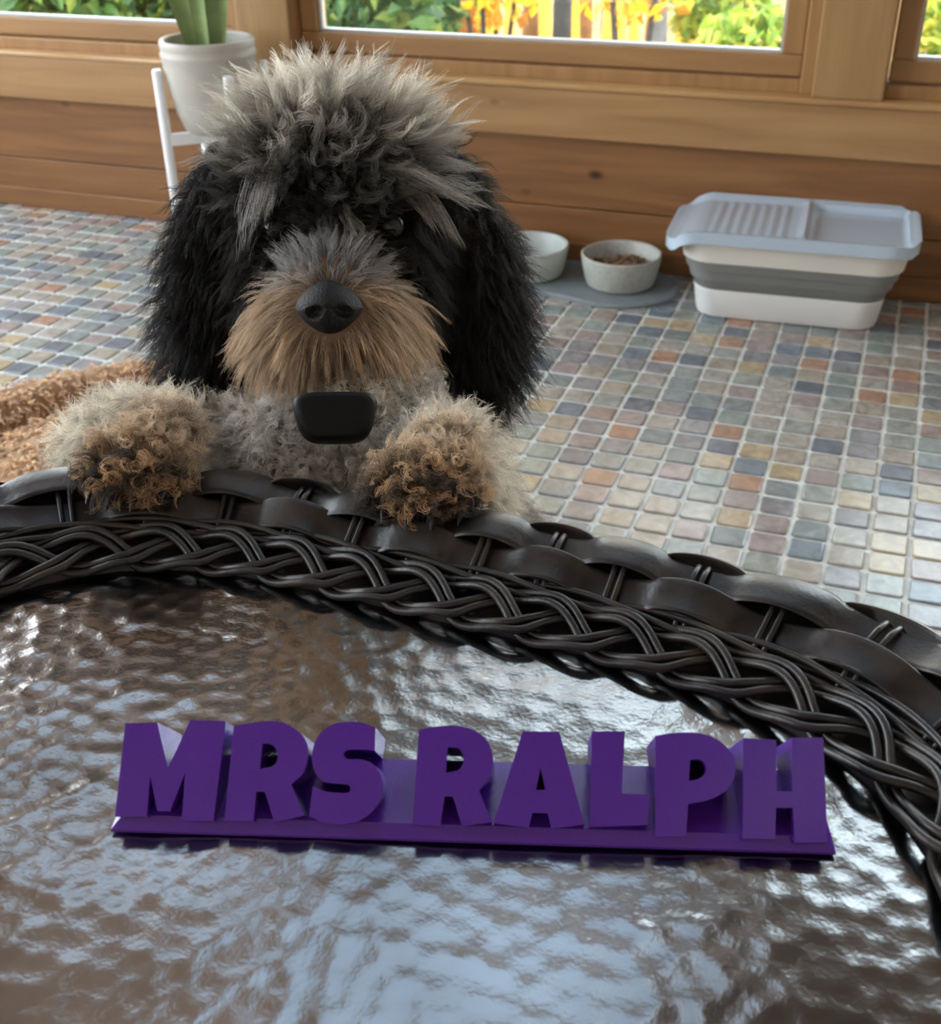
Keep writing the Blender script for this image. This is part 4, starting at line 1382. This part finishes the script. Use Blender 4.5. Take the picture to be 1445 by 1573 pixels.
def lock(u0, v0, w0, du, dv__, dw, L_, dr, c1, nn=10, sp=6):
    for _ in range(nn):
        gp.append(H(u0 + RNG.normal(0, sp), v0 + RNG.normal(0, sp * .6), w0 + RNG.normal(0, 2)))
        gd.append(unit(HU * (du + RNG.normal(0, .22)) + HV * (dv__ + RNG.normal(0, .22)) + HW * (dw + RNG.normal(0, .1))))
        gl_.append(L_ * RNG.uniform(.75, 1.1)); gdr.append(HU * dr[0] + HV * dr[1] + HW * dr[2]); g0.append(np.array(c1) * .35); g1.append(c1)


lock(-22, 78, 30, -.75, .75, .50, .034, (-.20, -1.75, .0), (.40, .395, .39), 12, 5)
lock(-32, 68, 30, -.80, .50, .55, .034, (.05, -1.55, .0), (.46, .45, .45), 10, 4)
lock(-42, 60, 28, -.60, .30, .60, .031, (.30, -1.2, -.1), (.34, .335, .335), 9, 4)
lock(22, 60, 36, .35, 1.05, .45, .044, (.85, -.9, -.1), (.50, .48, .43), 8, 3)
lock(30, 62, 34, .75, .75, .40, .040, (.55, -.9, -.1), (.42, .40, .36), 10, 5)
lock(40, 55, 34, .95, .45, .45, .034, (.10, -1.25, -.2), (.34, .31, .26), 9, 3)
lock(46, 64, 24, .95, .35, .3, .040, (.2, -.35, -.1), (.44, .42, .38), 14, 6)
lock(2, 44, 40, .35, .45, .7, .028, (.1, -1.1, -.1), (.22, .21, .19), 7, 3)
lock(8, 74, 34, .1, .5, .8, .034, (.0, -.8, 0), (.10, .10, .09), 12, 10)
gp, gd, gl_, gdr, g0, g1 = map(np.array, (gp, gd, gl_, gdr, g0, g1))
strands('brow_fur', gp, arr(HW, len(gp)), gd, gl_, one(len(gp), .0026), one(len(gp), .9), gdr, g0, g1, dog, nchild=13, spread=.0042, npts=13, conv=.75, label='pale grey brow locks', cvar=.25)
# muzzle
s = vis & (R_ == 'muzzle') & (w > -30)
k = s.sum(); p, n_ = P[s], N[s]
rad = p - (NC - HW * .012); rad = rad - HU * ((rad @ HU) * .55 * np.clip((-v[s] - 38) / 25, 0, 1))[:, None]; rad = unit(rad - n_ * np.sum(rad * n_, 1, keepdims=True))
du_, dv2 = u[s] + 6, v[s] + 17
topm = np.clip((v[s] + 8) / 10, 0, 1) * np.exp(-(du_ / 48) ** 4)
d = unit(rad * 1.0 + n_ * (.42 + .25 * topm[:, None]) + head3(0 * du_, -.30 * (1 - topm), 0 * du_) + nz(k, .24))
far = np.clip(nosed[s] / .055, 0, 1)
Lm = (.009 + .021 * far) * (1 - .12 * topm) * RNG.uniform(.8, 1.15, k)
c_t = lerp((.60, .455, .31), (.40, .41, .43), topm)
lip = np.exp(-((u[s] + 4) / 13) ** 2) * np.exp(-((v[s] + 46) / 7) ** 2)
c_t = lerp(c_t, (.10, .085, .07), lip * .85)
chin_ = np.clip((-v[s] - 40) / 20, 0, 1) * .3
c_t = lerp(c_t, (.46, .33, .21), chin_)
strands('muzzle_fur', p, n_, d, Lm, .0004 + .0009 * RNG.random(k), one(k, .7), head3(0 * du_, -.42 * (1 - .5 * topm), 0 * du_),
        c_t * .55, c_t * 1.12, dog, nchild=8, spread=.0030, npts=9, conv=.55, r0=.00016, label='tan moustache fur shading to grey over the nose', cvar=.20)
# ears
for rg_, sg in (('ear_l', -1), ('ear_r', 1)):
    s = vis & (R_ == rg_)
    k = s.sum(); p, n_ = P[s], N[s]
    vv = v[s]
    edge = np.clip(np.abs(u[s] * sg - 90) / 30, 0, 1) * np.sign(u[s] * sg - 90)
    dn = np.clip((70 - vv) / 100, 0, 1)
    d = unit(n_ * .34 + head3(sg * (.10 + .25 * np.clip(edge, 0, 1)), -.75 - .2 * dn, one(k, .12)) + nz(k, .20))
    Le = .022 + .016 * dn * RNG.uniform(.6, 1.15, k)
    brown = np.clip((vv + 30) / 90, 0, 1) * (.5 if sg > 0 else .15)
    c1 = lerp((.010, .009, .009), (.040, .029, .020), brown)
    strands('ear_fur', p, n_, d, Le, .0018 + .0020 * RNG.random(k), one(k, 1.1), head3(one(k, sg * .18), one(k, -.12), one(k, 0)),
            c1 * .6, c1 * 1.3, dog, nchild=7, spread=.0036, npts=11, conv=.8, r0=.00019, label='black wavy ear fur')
# chest and neck curls
for nm, rs, c1, L0 in (('chest_fur', ('chest', 'neck', 'muzzle_back'), (.86, .82, .76), .025), ('coat', ('body', 'hind', 'tail'), (.60, .55, .48), .020)):
    s = vis & np.isin(R_, rs) 
    if nm == 'chest_fur': s |= vis & (R_ == 'muzzle') & (w <= -30)
    k = s.sum(); p, n_ = P[s], N[s]
    d = unit(n_ * .75 + np.array([0, -.15, -.35]) + nz(k, .40))
    cc = arr(c1, k) * (1 + .22 * np.sin(p[:, :1] * 90) * np.sin(p[:, 2:] * 80))
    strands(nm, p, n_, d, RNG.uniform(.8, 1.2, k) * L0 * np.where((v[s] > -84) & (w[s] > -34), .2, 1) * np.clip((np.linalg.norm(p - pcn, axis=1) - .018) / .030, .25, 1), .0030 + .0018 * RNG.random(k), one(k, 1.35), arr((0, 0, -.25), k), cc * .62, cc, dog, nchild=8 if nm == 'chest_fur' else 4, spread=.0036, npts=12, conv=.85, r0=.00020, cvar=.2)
# fore legs and paws
for arm, paw, pc, sg in (('arm_l', 'paw_l', PWL, -1), ('arm_r', 'paw_r', PWR, 1)):
    s = vis & np.isin(R_, (arm, paw))
    k = s.sum(); p, n_ = P[s], N[s]
    q = p - pc
    dist = np.linalg.norm(q - FWD * .004, axis=1)
    onp = np.clip((.058 - dist) / .02, 0, 1)
    fw = q @ FWD
    dark = np.clip((fw + .002) / .014, 0, 1) * (np.sin(p[:, 0] * 260 + 1) * np.sin(p[:, 2] * 300 + p[:, 1] * 200) > -.15)
    c1 = lerp((.80, .74, .63), (.56, .36, .19), onp * (.55 + .45 * np.clip((fw + .015) / .03, 0, 1)))
    c1 = lerp(c1, (.05, .04, .032), dark * onp * .95)
    d = unit(n_ * .95 + np.array([0, -.25, -.12]) + nz(k, .38))
    Ll = .0095 + .014 * (1 - onp) * RNG.random(k) + .006 * RNG.random(k)
    below = (q @ UPP) < -.006
    Ll = Ll * np.where(below & (onp > .3), .45, 1)
    strands('foreleg_fur', p, n_, d, Ll * 1.1, .0024 + .0022 * RNG.random(k), one(k, 1.0), arr((0, 0, -.12), k), c1 * .6, c1 * 1.08, dog, nchild=8, spread=.0034, npts=11, conv=.8, r0=.00020, label='cream foreleg fur, tan and black on the paw', cvar=.22)
